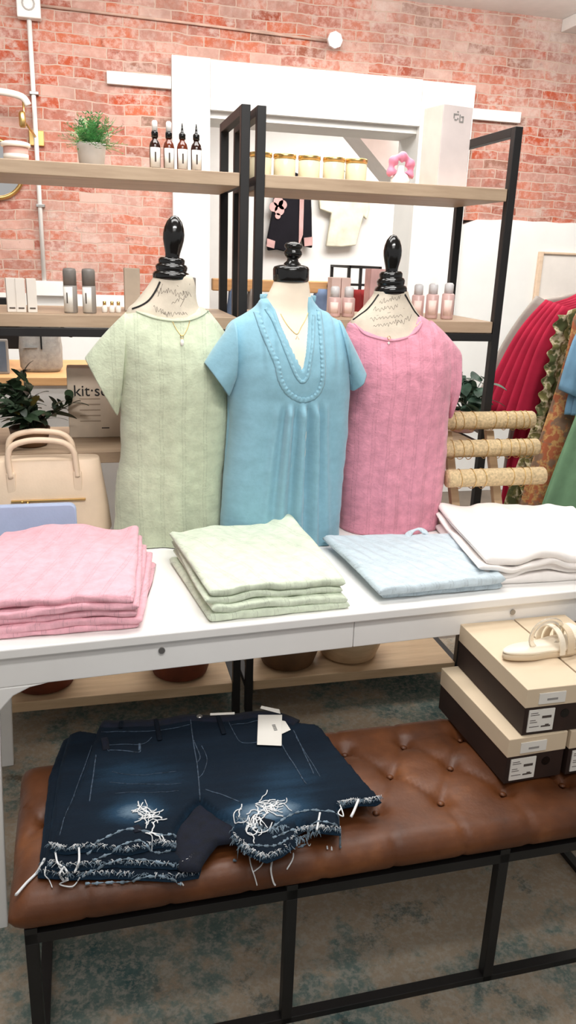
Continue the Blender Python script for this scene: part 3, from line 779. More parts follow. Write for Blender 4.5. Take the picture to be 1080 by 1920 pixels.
# handwriting print on the linen forms
def scribbles(t, vb, strokes):
    for s in strokes:
        obj('script_print', MB().tube([on_surf(vb, *hx(vb, p), .0001, YC) for p in s], .0005, 4), 'ink', t, True)
def wr(x, y, w_, h, n, ang=0, seed=0):
    rnd = random.Random(seed); pts = [(x, y)]
    for i in range(n*3): pts.append((x+w_*(i+1)/(n*3)+rnd.uniform(-1.5, 1.5), y-ang*w_*(i+1)/(n*3)+h*rnd.uniform(.3, .8)*(1 if i % 2 else -1)*(1.7 if rnd.random() < .2 else .7)))
    q_ = smoothpath([(a, b, 0) for a, b in pts], n*12); return [(p.x, p.y) for p in q_]
scribbles(FG, vG, [wr(294, 548, 30, 7, 4, .1, 1), wr(325, 552, 32, 7, 4, .1, 2), wr(288, 575, 30, 8, 4, -.5, 3), wr(322, 570, 30, 8, 3, .6, 4), wr(302, 588, 50, 5, 6, 0, 5), [(332, 535), (345, 548), (356, 532), (346, 560), (338, 575)], [(305, 532), (300, 545), (296, 556)]])
scribbles(FK, vK, [wr(712, 568, 40, 6, 5, .3, 1), wr(700, 582, 46, 5, 5, .2, 2), wr(694, 598, 60, 5, 6, .1, 3), wr(700, 612, 50, 6, 6, .2, 4), wr(745, 606, 26, 6, 3, .5, 5), [(715, 562), (735, 560), (752, 553)], [(706, 592), (730, 586), (758, 578)]])
# ---- necklaces
def necklace(path, bv, pend, label, mat='gold', ring_=True, r=.0009):
    a = hx(bv, pend); p = on_surf(bv, a[0], a[1], .003)
    t = root('necklace', p, label, 'necklace', None)
    pts = smoothpath([(*hx(bv, q), 0) for q in path], 50)
    obj('chain', MB().tube([on_surf(bv, q.x, q.y, .0015) for q in pts], r, 6), mat, t, True)
    return t, p
t, p = necklace([(322, 600), (330, 616), (338, 627), (341, 630), (346, 626), (352, 614), (356, 601)], bG, (341, 640), 'fine gold necklace with a pearl drop pendant on the green top')
obj('pendant_ring', MB().tube([p+Vector((.0045*cos(i*PI/6), 0, .012+.0045*sin(i*PI/6))) for i in range(12)], .0009, 6, True), 'gold', t, True)
obj('pendant', MB().lathe(p.x, p.y-.003, [(.0005, -.012), (.004, -.008), (.005, -.002), (.004, .003), (.0006, .006)], 14, p.z), 'frosted', t, True)
use(YB)
t, p = necklace([(526, 588), (535, 604), (546, 618), (557, 626), (565, 612), (573, 598), (578, 586)], vB, (557, 630), 'thin gold necklace with a small open triangle charm inside the V neck')
obj('pendant', MB().tube([p+Vector((-.005, -.001, -.009)), p+Vector((.005, -.001, -.009)), p+Vector((0, -.001, .001))], .0008, 6, True), 'gold', t, True)
use(YK)
t, p = necklace([(668, 606), (684, 619), (706, 626), (728, 629), (752, 626), (775, 615), (788, 603)], bK, (728, 640), 'fine gold necklace with a star drop along the pink neckline')
obj('pendant_ring', MB().tube([p+Vector((.0045*cos(i*PI/6), 0, .010+.0045*sin(i*PI/6))) for i in range(12)], .0009, 6, True), 'gold', t, True)
sr = MB(); sp = [(p.x+(.005 if i % 2 == 0 else .002)*sin(i*PI/4), p.z-.004+(.005 if i % 2 == 0 else .002)*cos(i*PI/4)) for i in range(8)]
sr.prism(sp, p.y-.003, p.y-.001); obj('pendant', sr, 'frosted', t)

# =================================================================== folded piles
def folded(corners, z0, th, mat, name, label, group, seed=0, wave=.004, wseed=0, lean=(0, 0), nu=60, split=2, uvrot=0., edge=.5, sag=0., lift=None, shear=0.):
    """corners: front-left, front-right, back-right, back-left on the table plan (x, y)"""
    fl, fr_, br, bl = [Vector((c[0], c[1], 0)) for c in corners]
    mb = MB(); rs = []; uv = []; W_ = (fr_-fl).length; D_ = (bl-fl).length
    prof = []
    for k in range(7): a_ = -PI/2-PI*k/6; prof.append((.018*(1+cos(a_)) if 1 else 0, .5+.5*sin(a_), 0))
    prof = [( (1+cos(-PI/2-PI*k/8))*th*.42, .5+.5*sin(-PI/2-PI*k/8)*1) for k in range(9)]
    prof = [(p_[0]/D_, p_[1]) for p_ in prof]
    m = 34
    for k in range(1, m): prof.append((prof[8][0]*(1-k/m)+(1-prof[8][0])*k/m, 1.))
    pr0 = prof[:9]
    for q_ in reversed(pr0): prof.append((1-q_[0], q_[1]))
    prof.append((.66, 0)); prof.append((.33, 0))
    for i in range(nu+1):
        u = i/nu; e = min(1, min(u, 1-u)/.045); es = math.sqrt(max(0, 1-(1-e)**2)); row = []
        for v, h in prof:
            vv = v
            p = fl.lerp(fr_, u).lerp(bl.lerp(br, u), vv)
            amp = wave*(N3(p.x*9+wseed, p.y*4, .3)+.25*N3(p.x*19, p.y*9+seed, 2))
            top_ = z0+th+amp*1.0; bot = z0+amp*(1.0 if z0 > TZ+.01 else 0)
            mid = (top_+bot)/2
            hh = .28+.72*es
            z = mid+(h-.5)*(top_-bot)*hh
            if h > .9: z += .0018*N3(p.x*40, p.y*14, seed)+ (lift(u, v) if lift else 0)
            edge_in = (1-es)*.0
            ww = .004*N3(v*6, seed*3.1, 0)*(1 if u < .5 else -1)*(1-es)
            jut = .0035*N3(u*8, seed*2.7, h*2)*(1-vv)
            row.append((p.x+ww+lean[0]*h*th, p.y-jut+lean[1]*h*th, max(z, TZ+.0006)))
            uv.append((u*W_+.13*seed+shear*v*D_, v*D_+h*.01))
        rs.append(row)
    mb.rings(rs)
    return tag(obj(name, mb, mat, smooth=True, uv=uv), label, 'shirt', group)
def pile(base_c, top_c, n, z0, th, mat, name, labels, group, seed, jit=.009, wv=.022, **kw):
    z = z0; rnd = random.Random(seed); out = []
    for i in range(n):
        t = i/max(1, n-1); cs = [(lerp(a[0], b[0], t)+rnd.uniform(-jit, jit), lerp(a[1], b[1], t)+rnd.uniform(-jit, jit)*.6) for a, b in zip(base_c, top_c)]
        out.append(folded(cs, z, th[i]-.0006, mat, name, labels[i], group, seed+i, wave=wv*(.45+.55*min(1, i/1.5)), wseed=seed, **kw)); z += th[i]
    return out
def pz(x, y, z): p = PZ(x, y, z); return (p.x, p.y)
tz = TZ+.0006
# pink, five tops
top_p = [pz(-90, 1120, .845), pz(252, 1112, .845), pz(256, 984, .845), pz(10, 992, .845)]
base_p = [pz(-90, 1204, .755), pz(262, 1176, .755), pz(292, 1062, .755), pz(-60, 1075, .755)]
pile(base_p, top_p, 5, tz, [.02, .018, .017, .018, .022], 'fpink', 'folded_blouse', ['folded pink gauze top at the bottom of the pink pile', 'second folded pink gauze top from the bottom of the pile', 'folded pink gauze top in the middle of the five piled', 'folded pink gauze top just under the uppermost one', 'uppermost folded pink gauze top with stitched stripes, left end of table'], 'folded pink tops', 3, shear=-.25)
# green, four
top_g = [pz(392, 1102, .835), pz(650, 1078, .835), pz(545, 974, .835), pz(318, 992, .835)]
base_g = [pz(396, 1166, .755), pz(654, 1140, .755), pz(560, 1040, .755), pz(322, 1052, .755)]
def lg(u, v): return .022*math.exp(-((u-.92)/.14)**2)*sstep(.6, 1, v) - .006*math.exp(-((u-.45)/.2)**2)*sstep(.7, 1, v) - .006*sstep(.25, 0, v)*math.exp(-((u-.25)/.25)**2)
g4 = pile(base_g, top_g, 3, tz, [.022, .021, .018], 'fgreen', 'folded_blouse', ['folded pale green top at the bottom of the green pile', 'second folded pale green top from the bottom of the green pile', 'folded pale green top just under the uppermost green one'], 'folded pale green tops', 13, shear=.3)
folded(top_g, tz+.0612, .024, 'fgreen', 'folded_blouse', 'uppermost folded pale green top with a raised back corner', 'folded pale green tops', 17, wave=.022, wseed=13, lift=lg, shear=.3)
# pale blue, two
top_b = [pz(712, 1106, .79), pz(948, 1082, .79), pz(852, 1002, .79), pz(606, 1004, .79)]
base_b = [pz(716, 1122, .755), pz(942, 1102, .755), pz(860, 1020, .755), pz(630, 1020, .755)]
folded(base_b, tz, .019, 'fblue', 'folded_blouse', 'lower of the two folded pale blue tops', 'folded pale blue tops', 23, wave=.004, wseed=23, shear=.5)
col_ = PZ(785, 1000, .79)
fb = folded(top_b, tz+.0196, .024, 'fblue', 'folded_blouse', 'upper folded pale blue top with a collar tab at its back edge', 'folded pale blue tops', 24, wave=.006, wseed=23, shear=.5, lift=lambda u, v: .0022*sin((u+.25*v)*58)*sstep(0, .15, v)*sstep(1, .85, v))
tb_ = MB().tube(smoothpath([PZ(762, 1008, .79), PZ(770, 998, .80), PZ(785, 992, .806), PZ(797, 998, .80), PZ(806, 1006, .79)], 24), [.008+.003*sin(k*.5) for k in range(24)], 8, flat=.5)
obj('collar_tab', tb_, 'fblue', fb, True, uv=[(p.x, p.y) for p in tb_.v])
# white, four
top_w = [pz(900, 1050, .83), pz(1180, 1035, .83), pz(1090, 948, .83), pz(822, 944, .83)]
base_w = [pz(900, 1098, .755), pz(1190, 1080, .755), pz(1130, 995, .755), pz(805, 990, .755)]
pile(base_w, top_w, 4, tz, [.024, .018, .016, .028], 'fwhite', 'folded_shirt', ['bottom folded white shirt of the white pile', 'second folded white shirt from the bottom of the white pile', 'folded white shirt just under the uppermost white one', 'uppermost folded white shirt, right end of the table'], 'folded white shirts', 33, jit=.02, wv=.026)
# =================================================================== handbag, clutch
by = 2.27
t = root('handbag', (-.11, by+.05, .751), 'cream leather tote bag with two arched handles behind the pink pile', 'handbag')
def bagrings(zs):
    rs = []
    for z, xl, xr, d0, d1 in zs:
        row = []
        for i in range(48):
            th = 2*PI*i/48; cx, sx = cos(th), sin(th); X = math.copysign(abs(cx)**.35, cx); S = math.copysign(abs(sx)**.6, sx)
            row.append(((xl+xr)/2+(xr-xl)/2*X, by+.05+(d1 if S > 0 else d0)*S, z))
        rs.append(row)
    return rs
obj('body', MB().rings(bagrings([(.752, -.31, .035, .06, .06), (.765, -.32, .042, .066, .066), (.84, -.315, .034, .062, .062), (.92, -.305, .022, .05, .05), (.972, -.30, .014, .04, .04), (.976, -.297, .011, .036, .036)])), 'bag', t, True)
h = lambda dy, dx, dz: MB().tube(smoothpath([(-.232+dx, by+dy, .93), (-.236+dx, by+dy, .985), (-.225+dx, by+dy, 1.02+dz), (-.185+dx, by+dy, 1.036+dz), (-.135+dx, by+dy, 1.038+dz), (-.085+dx, by+dy, 1.03+dz), (-.058+dx, by+dy, 1.005+dz), (-.052+dx, by+dy, .96), (-.05+dx, by+dy, .93)], 40), .0085, 10)
obj('handle', h(0.0, 0, 0), 'bag', t, True); obj('handle', h(.10, -.008, .004), 'bag', t, True)
for x in (-.232, -.05): obj('handle_tab', MB().box(x-.012, x+.012, by-.004, by+.012, .885, .945), 'bag', t, bevel=.003)
obj('zipper', MB().box(-.235, -.03, by-.016, by-.005, .862, .867), 'gold', t, bevel=.001)
obj('zip_pull', MB().lathe(-.19, by-.017, [(.001, -.012), (.005, -.008), (.005, -.002), (.001, .002)], 12, .862).lathe(-.205, by-.017, [(.001, -.008), (.004, -.005), (.004, -.001), (.001, .002)], 12, .866), 'gold', t, True)
cl = MB(); p = []
x0, x1, z0, z1, r = -.34, -.055, .752, .886, .02
for cx_, cz_, a0 in ((x1-r, z0+r, -PI/2), (x1-r, z1-r, 0), (x0+r, z1-r, PI/2), (x0+r, z0+r, PI)):
    for k in range(7): a_ = a0+PI/2*k/6; p.append((cx_+r*cos(a_), cz_+r*sin(a_)))
cl.prism(p, 2.145, 2.168)
tag(obj('clutch', cl, 'clutch', bevel=.004), 'powder blue flat clutch with rounded corners leaning before the cream tote', 'clutch bag')

# =================================================================== bracelet stand
t = root('bracelet_stand', (1.26, 2.25, .75), 'three tier burlap covered bracelet stand beside the white pile', 'jewelry stand')
BST = t
bars = [((1.045, 2.30, 1.062), (1.405, 2.30, 1.062), .028), ((1.04, 2.22, .995), (1.378, 2.22, .990), .028), ((1.035, 2.15, .921), (1.372, 2.15, .914), .0275)]
bars = []
for (xa, ya, xb, yb, Yv, rad) in ((832, 787, 998, 789, 2.30, .0285), (832, 838, 1006, 842, 2.235, .0275), (838, 893, 1018, 896, 2.17, .028)):
    a, b = PY(xa, ya, Yv), PY(xb, yb, Yv); z_ = (a.z+b.z)/2
    bars.append((Vector((a.x, Yv, z_)), Vector((b.x, Yv, z_)), rad))
for a, b, r_ in bars:
    obj('bar', MB().tube([a, a+Vector((.004, 0, 0)), b-Vector((.004, 0, 0)), b], [r_*.93, r_, r_, r_*.93], 28), 'burlap', t, True)
bs = MB().box(1.05, 1.42, 2.12, 2.335, .7515, .765); obj('base', bs, 'paleboard', t, bevel=.003)
for x, lab in ((1.12, 0), (1.27, 0)):
    pm = MB()
    pm.hexa([(x-.014, 2.19, .765), (x+.014, 2.19, .765), (x+.014, 2.215, .765), (x-.014, 2.215, .765)], [(x-.014, 2.325, 1.03), (x+.014, 2.325, 1.03), (x+.014, 2.345, 1.03), (x-.014, 2.345, 1.03)])
    obj('post', pm, 'paleboard', t, bevel=.002)
bang = root('bangle', (0, 0, 0), 'thin gold bangle hanging on the top bar of the bracelet stand', 'bangle', 'gold bangles on the bracelet stand')
bm_ = MB().tube([(.0012*sin(i), .0315*cos(2*PI*i/36), .0315*sin(2*PI*i/36)) for i in range(36)], .0011, 6, True)
bang_mesh = None
first = True
lv = ('top', 'middle', 'bottom')
for bi, xs in enumerate(((848, 862, 884, 921, 943, 960, 974, 984), (845, 862, 878, 906, 931, 950, 966, 977, 989), (859, 883, 902, 954, 975, 987))):
    a, b, r_ = bars[bi]
    for xi, x in enumerate(xs):
        u = (x-(832 if bi < 2 else 838))/((998, 1006, 1018)[bi]-(832 if bi < 2 else 838)); p = a.lerp(b, u); R_ = .0304+.0006*((xi*7) % 3)
        mb = MB().tube([p+Vector((.002*sin(k*.35+xi), R_*cos(2*PI*k/36), R_*sin(2*PI*k/36)-(R_-r_-.0012))) for k in range(36)], .0012, 6, True)
        o = obj('bangle', mb, 'gold', smooth=True)
        tag(o, 'thin gold bangle on the %s bar of the bracelet stand' % lv[bi], 'bangle', 'gold bangles on the %s bar' % lv[bi])
bpy.data.objects.remove(bang)

# =================================================================== shoe boxes and sandal
def shoe_box(loc, rz, label, holes=True, wd=.148, ln=.325, hb=.115):
    t = root('shoe_box', loc, label, 'shoe box', 'shoe boxes stacked on the bench', rz)
    x0, x1, y0, y1 = -wd/2, wd/2, -ln/2, ln/2
    obj('box_body', MB().box(x0+.002, x1-.002, y0+.002, y1-.002, 0, hb-.004), 'boxbrown', t, bevel=.001, local=True)
    obj('lid', MB().box(x0, x1, y0, y1, hb-.046, hb), 'boxlid', t, bevel=.0015, local=True)
    lb = obj('label_sticker', MB().box(x0+.012, x0+.075, y0-.0003, y0+.002, .008, .062), 'label', t, local=True)
    pr = MB()
    for k, (a, b, z, hh) in enumerate(((.016, .034, .054, .0012), (.016, .038, .049, .0012), (.016, .030, .036, .0012), (.016, .034, .031, .0012), (.016, .040, .020, .0012), (.045, .068, .040, .006), (.045, .068, .018, .0035), (.055, .064, .0215, .003))):
        pr.box(x0+a, x0+b, y0-.0008, y0-.0002, z, z+hh)
    obj('print', pr, 'labelgrey' if 0 else 'ink', lb, local=True)
    ls = obj('lid_sticker', MB().box(x0+.03, x0+.095, y0-.0023, y0, hb-.038, hb-.012), 'label', t, local=True)
    obj('print', MB().box(x0+.05, x0+.076, y0-.0028, y0-.0022, hb-.030, hb-.025), 'labelgrey', ls, local=True)
    if holes:
        o = obj('finger_hole', MB().lathe(0, 0, [(.0001, 0), (.0105, 0), (.0105, .0015)], 24), 'gloss', t, local=True); o.rotation_euler = (PI/2, 0, 0); o.location = (x0+.102, y0+.0024, .045)
    return t
zb = .4535; rzb = R(-1.0)
sh = shoe_box((.918, 1.483, zb), R(2.5), 'closed cream lidded shoe box under the left end of the upper row')
sh['label'] = 'lower left shoe box standing on the leather bench'
dup(sh, (1.073, 1.487, zb), 'lower right shoe box on the bench, cut by the photo edge', R(2.5))
dup(sh, (.955, 1.487, zb+.1165), 'upper left shoe box holding the heel of the sandal', R(.5))
dup(sh, (1.108, 1.492, zb+.1165), 'upper right shoe box under the sandal straps', R(.5))
ztop = zb+.1165+.1155
t = root('slide_sandal', (1.0, 1.47, ztop), 'ivory leather slide sandal with clear strap on top of the shoe boxes', 'sandal', rz=R(9))
def sole(z0, z1, sc_):
    pl = []
    for i in range(48):
        a_ = 2*PI*i/48; x = cos(a_); y = sin(a_)
        w_ = .033+.009*sstep(-.2, .7, x)-.005*math.exp(-((x+.1)/.3)**2)
        pl.append(((x*.122+.012)*1, y*w_*sc_*(abs(y)**.0 if 1 else 1)))
    mb = MB(); mb.rings([[(x*s_, y*s_, z+(.004*sstep(.0, .1, -x)-.0)) for x, y in pl] for z, s_ in ((z0, .97), (z0+.002, 1), (z1-.002, 1), (z1, .97))]); return mb
sp_ = (0, 0)
obj('sole', sole(.0004, .014, 1), 'boxlid', t, True, local=True)
obj('footbed', sole(.0142, .021, .97), 'sandal', t, True, local=True)
def strap(x, w_, hgt, mat, lean, nm='strap', yw=.041):
    rs = []
    for i in range(25):
        a_ = PI*i/24; y = -yw*cos(a_); z = .012+hgt*sin(a_)**.8
        n_ = Vector((0, -cos(a_), sin(a_))); c = Vector((x+lean*sin(a_), y, z))
        rs.append([c+Vector((-w_, 0, 0)), c+Vector((w_, 0, 0)), c+Vector((w_, 0, 0))+n_*.003, c+Vector((-w_, 0, 0))+n_*.003])
    return obj(nm, MB().rings(rs), mat, t, False, local=True)
strap(.025, .007, .052, 'sandal', 0.0); strap(.048, .009, .05, 'boxlid', .008); strap(.085, .014, .045, 'sandal', -.01)
obj('clear_loop', MB().tube([(.0+.045*cos(a_*PI/18)+.01, .0, .045+.038*sin(a_*PI/18)) for a_ in range(0, 36)], .0035, 8, True, flat=2.), 'clear', t, True, local=True)

# =================================================================== denim shorts
def puff(poly, zbase, th, mat, name, parent, res=.006, hfun=None, fade=None, local_z=None, border=.014):
    xs = [p[0] for p in poly]; ys = [p[1] for p in poly]; x0, x1, y0, y1 = min(xs)-res, max(xs)+res, min(ys)-res, max(ys)+res
    nx_, ny_ = int((x1-x0)/res)+1, int((y1-y0)/res)+1; idx = {}; mb = MB(); topv = []; cells = []
    for j in range(ny_):
        for i in range(nx_):
            if inpoly(x0+(i+.5)*res, y0+(j+.5)*res, poly): cells.append((i, j))
    fd = []
    def vert(i, j):
        if (i, j) in idx: return idx[(i, j)]
        x, y = x0+i*res, y0+j*res; d, q = polydist(x, y, poly)
        cset_in = all((i-a, j-b) in cs for a in (0, 1) for b in (0, 1))
        if not cset_in: x, y = q; d = 0
        hgt = math.sqrt(max(0, 1-(1-min(1, d/border))**2)) if d > 0 else 0
        z = zbase+th*(.12+.88*hgt)+(hfun(x, y, d)*hgt if hfun else 0)
        mb.v.append(Vector((x, y, z))); fd.append(fade(x, y, d) if fade else 0.); idx[(i, j)] = len(mb.v)-1; return idx[(i, j)]
    cs = set(cells)
    for i, j in cells: mb.f.append((vert(i, j), vert(i+1, j), vert(i+1, j+1), vert(i, j+1)))
    n = len(mb.v); nf = len(mb.f)
    mb.v += [Vector((p.x, p.y, zbase)) for p in mb.v]; fd += fd[:]
    for k in range(nf): mb.f.append(tuple(n+a for a in reversed(mb.f[k])))
    ec = {}
    for f in mb.f[:nf]:
        for a, b in zip(f, f[1:]+f[:1]): ec[(a, b)] = 1
    for a, b in list(ec):
        if (b, a) not in ec: mb.f.append((b, a, n+a, n+b))
    o = obj(name, mb, mat, parent, True)
    at = o.data.color_attributes.new('fade', 'FLOAT_COLOR', 'POINT')
    for k, v_ in enumerate(fd): at.data[k].color = (v_, v_, v_, 1)
    return o, mb
def zb_(pts, z): return [(PZ(x, y, z).x, PZ(x, y, z).y) for x, y in pts]
def dens(poly, step=.02):
    out = []
    for i in range(len(poly)):
        a, b = Vector(poly[i-1]), Vector(poly[i]); n = max(1, int((b-a).length/step))
        for k in range(n): out.append(tuple(a.lerp(b, k/n)))
    return out
def jag(poly, amp, seed): return [(x+amp*N3(x*60, y*60, seed), y+amp*N3(x*60, y*60, seed+9)) for x, y in poly]
def fringe(edge, z, n, ln, parent, seed, mat='bluethread', r=.0007, name='frayed_hem', dirn=(-.1, -1), drop=.0):
    rnd = random.Random(seed); mb = MB(); E = [Vector((a[0], a[1], 0)) for a in edge]
    for k in range(n):
        t_ = rnd.random()*(len(E)-1); i = int(t_); p = E[i].lerp(E[i+1], t_-i)
        d = Vector((dirn[0]+rnd.uniform(-.8, .8), dirn[1]+rnd.uniform(-.1, .5), 0)); L_ = ln*rnd.uniform(.3, 1.1); pts = []
        sd = rnd.uniform(-1, 1)
        for s in range(6):
            u = s/5; pts.append(Vector((p.x+d.x*L_*u+.004*sd*sin(u*5), p.y+.008+d.y*L_*u, z+rnd.uniform(-.001, .003)+.003*sin(u*PI)-drop*u)))
        mb.tube(pts, r, 4)
    o = obj(name, mb, mat, parent, True); o['kind'] = 'stuff'; return o
def threads(lines, z, r, parent, mat='thread', off=.001, zf=None):
    for ln in lines:
        pp = smoothpath([(*zb_([p], z)[0], z+off) for p in ln], max(8, len(ln)*6))
        if zf: pp = [Vector((p.x, p.y, zf(p))) for p in pp]
        obj('loose_thread', MB().tube(pp, r, 6), mat, parent, True)
def blob(px_, py_, rx, ry, ang=0):
    c = zb_([(px_, py_)], .475)[0]
    return (c[0], c[1], rx, ry, ang)
blobs = [blob(255, 1540, .055, .035)+(.55,), blob(500, 1540, .075, .035)+(.7,), blob(240, 1470, .09, .06)+(.2,), blob(540, 1480, .09, .07)+(.2,), blob(330, 1480, .06, .05)+(.1,)]
stitch_lines = []
def fadef(x, y, d):
    f = .08
    for bx, by_, rx, ry, a_, s in blobs: f += s*math.exp(-((x-bx)/rx)**2-((y-by_)/ry)**2)
    f += .35*math.exp(-(d/.0035)**2)*.6
    f += .05*N3(x*8, y*60, 1)
    return f
zs0 = .4545
def hw(seed):
    def f(x, y, d): return .0035*N3(x*14, y*14, seed)+.0018*N3(x*45, y*30, seed+3)
    return f
# lowest pair
SG = 'denim shorts stacked on the bench'
def shorts(label, loc_px, z, polypx, zh, hem_edges, th, seed, detail=None, main='denim'):
    c = zb_([loc_px], z)[0]
    t = root('denim_shorts', (c[0], c[1], z), label, 'shorts', SG)
    poly = jag(dens(zb_(polypx, z+th*.6), .008), .0016, seed)
    o, mb = puff(poly, z, th, main, 'legs', t, .006, hw(seed), fadef)
    for e in hem_edges:
        ed = zb_(e, z+th*.5); fringe(ed, z+th*.5, int(40*len(e)), .012, t, seed, r=.0005); fringe(ed, z+th*.7, int(14*len(e)), .010, t, seed+50, mat='thread', r=.0005)
    return t, BVHTree.FromPolygons([tuple(v) for v in mb.v], mb.f)
lowpoly = [(70, 1640), (75, 1600), (92, 1450), (118, 1385), (150, 1380), (300, 1372), (480, 1352), (600, 1365), (690, 1470), (708, 1500), (640, 1512), (560, 1560), (470, 1590), (420, 1570), (390, 1585), (372, 1640), (330, 1648), (215, 1642), (130, 1644)]
t0, b0 = shorts('bottom pair of dark denim shorts, peeking out at the left and hems', (380, 1500), zs0, lowpoly, 0, [[(372, 1638), (330, 1648), (215, 1642), (130, 1644), (72, 1638)]], .014, 5)
midpoly = [(80, 1622), (92, 1560), (110, 1440), (128, 1378), (150, 1370), (215, 1382), (300, 1362), (480, 1342), (600, 1360), (680, 1462), (700, 1490), (610, 1500), (560, 1540), (460, 1560), (395, 1555), (380, 1600), (345, 1625), (215, 1620), (120, 1628)]
t1, b1 = shorts('middle pair of dark denim shorts, its waistband jutting out left', (370, 1500), zs0+.0145, midpoly, 0, [[(372, 1608), (345, 1625), (215, 1622), (120, 1628), (84, 1620)]], .014, 8)
zt = zs0+.029
toppoly = [(92, 1590), (110, 1545), (150, 1465), (172, 1400), (186, 1356), (200, 1352), (260, 1352), (300, 1350), (355, 1340), (420, 1343), (478, 1334), (520, 1338), (560, 1355), (594, 1358), (640, 1412), (690, 1472), (716, 1498), (706, 1505), (665, 1505), (634, 1512), (640, 1560), (600, 1556), (560, 1545), (556, 1580), (530, 1600), (500, 1612), (470, 1600), (446, 1582), (432, 1560), (438, 1545), (405, 1525), (385, 1510), (375, 1503), (362, 1512), (340, 1540), (330, 1560), (330, 1590), (300, 1583), (240, 1598), (170, 1590), (120, 1596)]
t2, b2 = shorts('uppermost pair of ripped dark denim shorts with a white hang tag', (370, 1480), zt, toppoly, 0,
    [[(330, 1588), (300, 1583), (240, 1598), (170, 1590), (120, 1596), (94, 1588)], [(640, 1560), (600, 1556), (560, 1560), (530, 1600), (500, 1612), (470, 1600), (440, 1570)], [(716, 1500), (690, 1506), (665, 1505), (636, 1512)]], .016, 12)
def z2(p, off=.0008):
    h_ = b2.ray_cast(Vector((p.x, p.y, 1)), Vector((0, 0, -1)))
    if h_[0]: return h_[0].z+off
    h_ = b1.ray_cast(Vector((p.x, p.y, 1)), Vector((0, 0, -1)))
    if h_[0]: return h_[0].z+off
    h_ = b0.ray_cast(Vector((p.x, p.y, 1)), Vector((0, 0, -1)))
    return h_[0].z+off if h_[0] else BT+.003
ZT = zt+.012
def surfline(pts, n=40, off=.0008):
    pp = smoothpath([(*zb_([p], ZT)[0], 0) for p in pts], n); return [Vector((p.x, p.y, z2(p, off))) for p in pp]
# dark inner legs between the hems
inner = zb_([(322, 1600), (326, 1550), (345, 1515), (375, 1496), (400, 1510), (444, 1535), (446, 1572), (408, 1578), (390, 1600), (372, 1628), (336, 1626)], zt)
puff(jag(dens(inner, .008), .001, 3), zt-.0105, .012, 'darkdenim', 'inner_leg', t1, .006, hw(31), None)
# waistband and loops
wb = MB(); wl = surfline([(190, 1360), (240, 1360), (300, 1357), (357, 1349), (420, 1350), (478, 1342), (520, 1345), (556, 1358)], 60, .001)
rs = []
for i, p in enumerate(wl):
    q_ = (wl[min(i+1, 59)]-wl[max(i-1, 0)]).normalized(); nrm = Vector((-q_.y, q_.x, 0))
    a = p+nrm*.014; b = p-nrm*.014
    za = p.z+.0012
    rs.append([Vector((a.x, a.y, p.z-.005)), Vector((a.x, a.y, za-.001)), Vector((p.x, p.y, za+.001)), Vector((b.x, b.y, za-.001)), Vector((b.x, b.y, p.z-.005))])
wob_ = MB().rings(rs); o = obj('waistband', wob_, 'darkdenim', t2, True)
def patch(pts, w_, mat, name, n=14, off=.002, parent=None, flat=.35):
    l_ = surfline(pts, n, off); return obj(name, MB().tube(l_, w_, 8, flat=flat, up=(0, 0, 1)), mat, parent or t2, True)
for pts in ([(292, 1352), (300, 1392)], [(408, 1344), (420, 1382)], [(228, 1358), (226, 1370)]): patch(pts, .0055, 'seam' if 0 else 'denim', 'belt_loop', off=.003)
def seam(pts, r=.0009, mat='seam', n=40): obj('seam', MB().tube(surfline(pts, n, .0004), r, 5), mat, t2, True)
seam([(356, 1342), (362, 1390), (370, 1440), (375, 1500)], .0014); seam([(363, 1390), (375, 1420), (371, 1432)], .0012)
seam([(378, 1400), (388, 1425), (383, 1448), (372, 1462)])
seam([(180, 1418), (176, 1450), (168, 1505)], .0013); seam([(172, 1390), (150, 1450), (128, 1510), (112, 1570)], .001)
seam([(205, 1408), (240, 1412), (262, 1414), (262, 1404)], .0012); seam([(200, 1396), (202, 1408), (205, 1410)], .0012)
seam([(204, 1400), (235, 1400), (268, 1398), (285, 1385)]); seam([(385, 1485), (420, 1495), (450, 1508)], .0014)
seam([(515, 1375), (535, 1410), (562, 1455), (574, 1472)], .0012); seam([(550, 1372), (566, 1405), (588, 1455)], .0012); seam([(555, 1385), (575, 1418), (600, 1460)])
seam([(428, 1355), (440, 1378), (458, 1395), (520, 1385)]); seam([(434, 1362), (460, 1358), (500, 1350)]); seam([(190, 1374), (250, 1376), (310, 1370), (356, 1362)])
seam([(210, 1450), (260, 1455), (330, 1450)], .0006); seam([(205, 1470), (270, 1475), (340, 1472)], .0006); seam([(215, 1492), (280, 1490), (335, 1486)], .0006)
patch([(196, 1388), (200, 1408)], .008, 'darkdenim', 'pocket', off=.001); patch([(262, 1398), (262, 1412)], .003, 'seam', 'pocket_edge', off=.001)
o = obj('button', MB().lathe(0, 0, [(.001, 0), (.007, 0), (.007, .002), (.001, .003)], 16), 'chrome', t2, True, local=True)
pb = zb_([(374, 1348)], ZT)[0]; o.location = Vector((pb[0], pb[1], ZT+.006))-t2.location
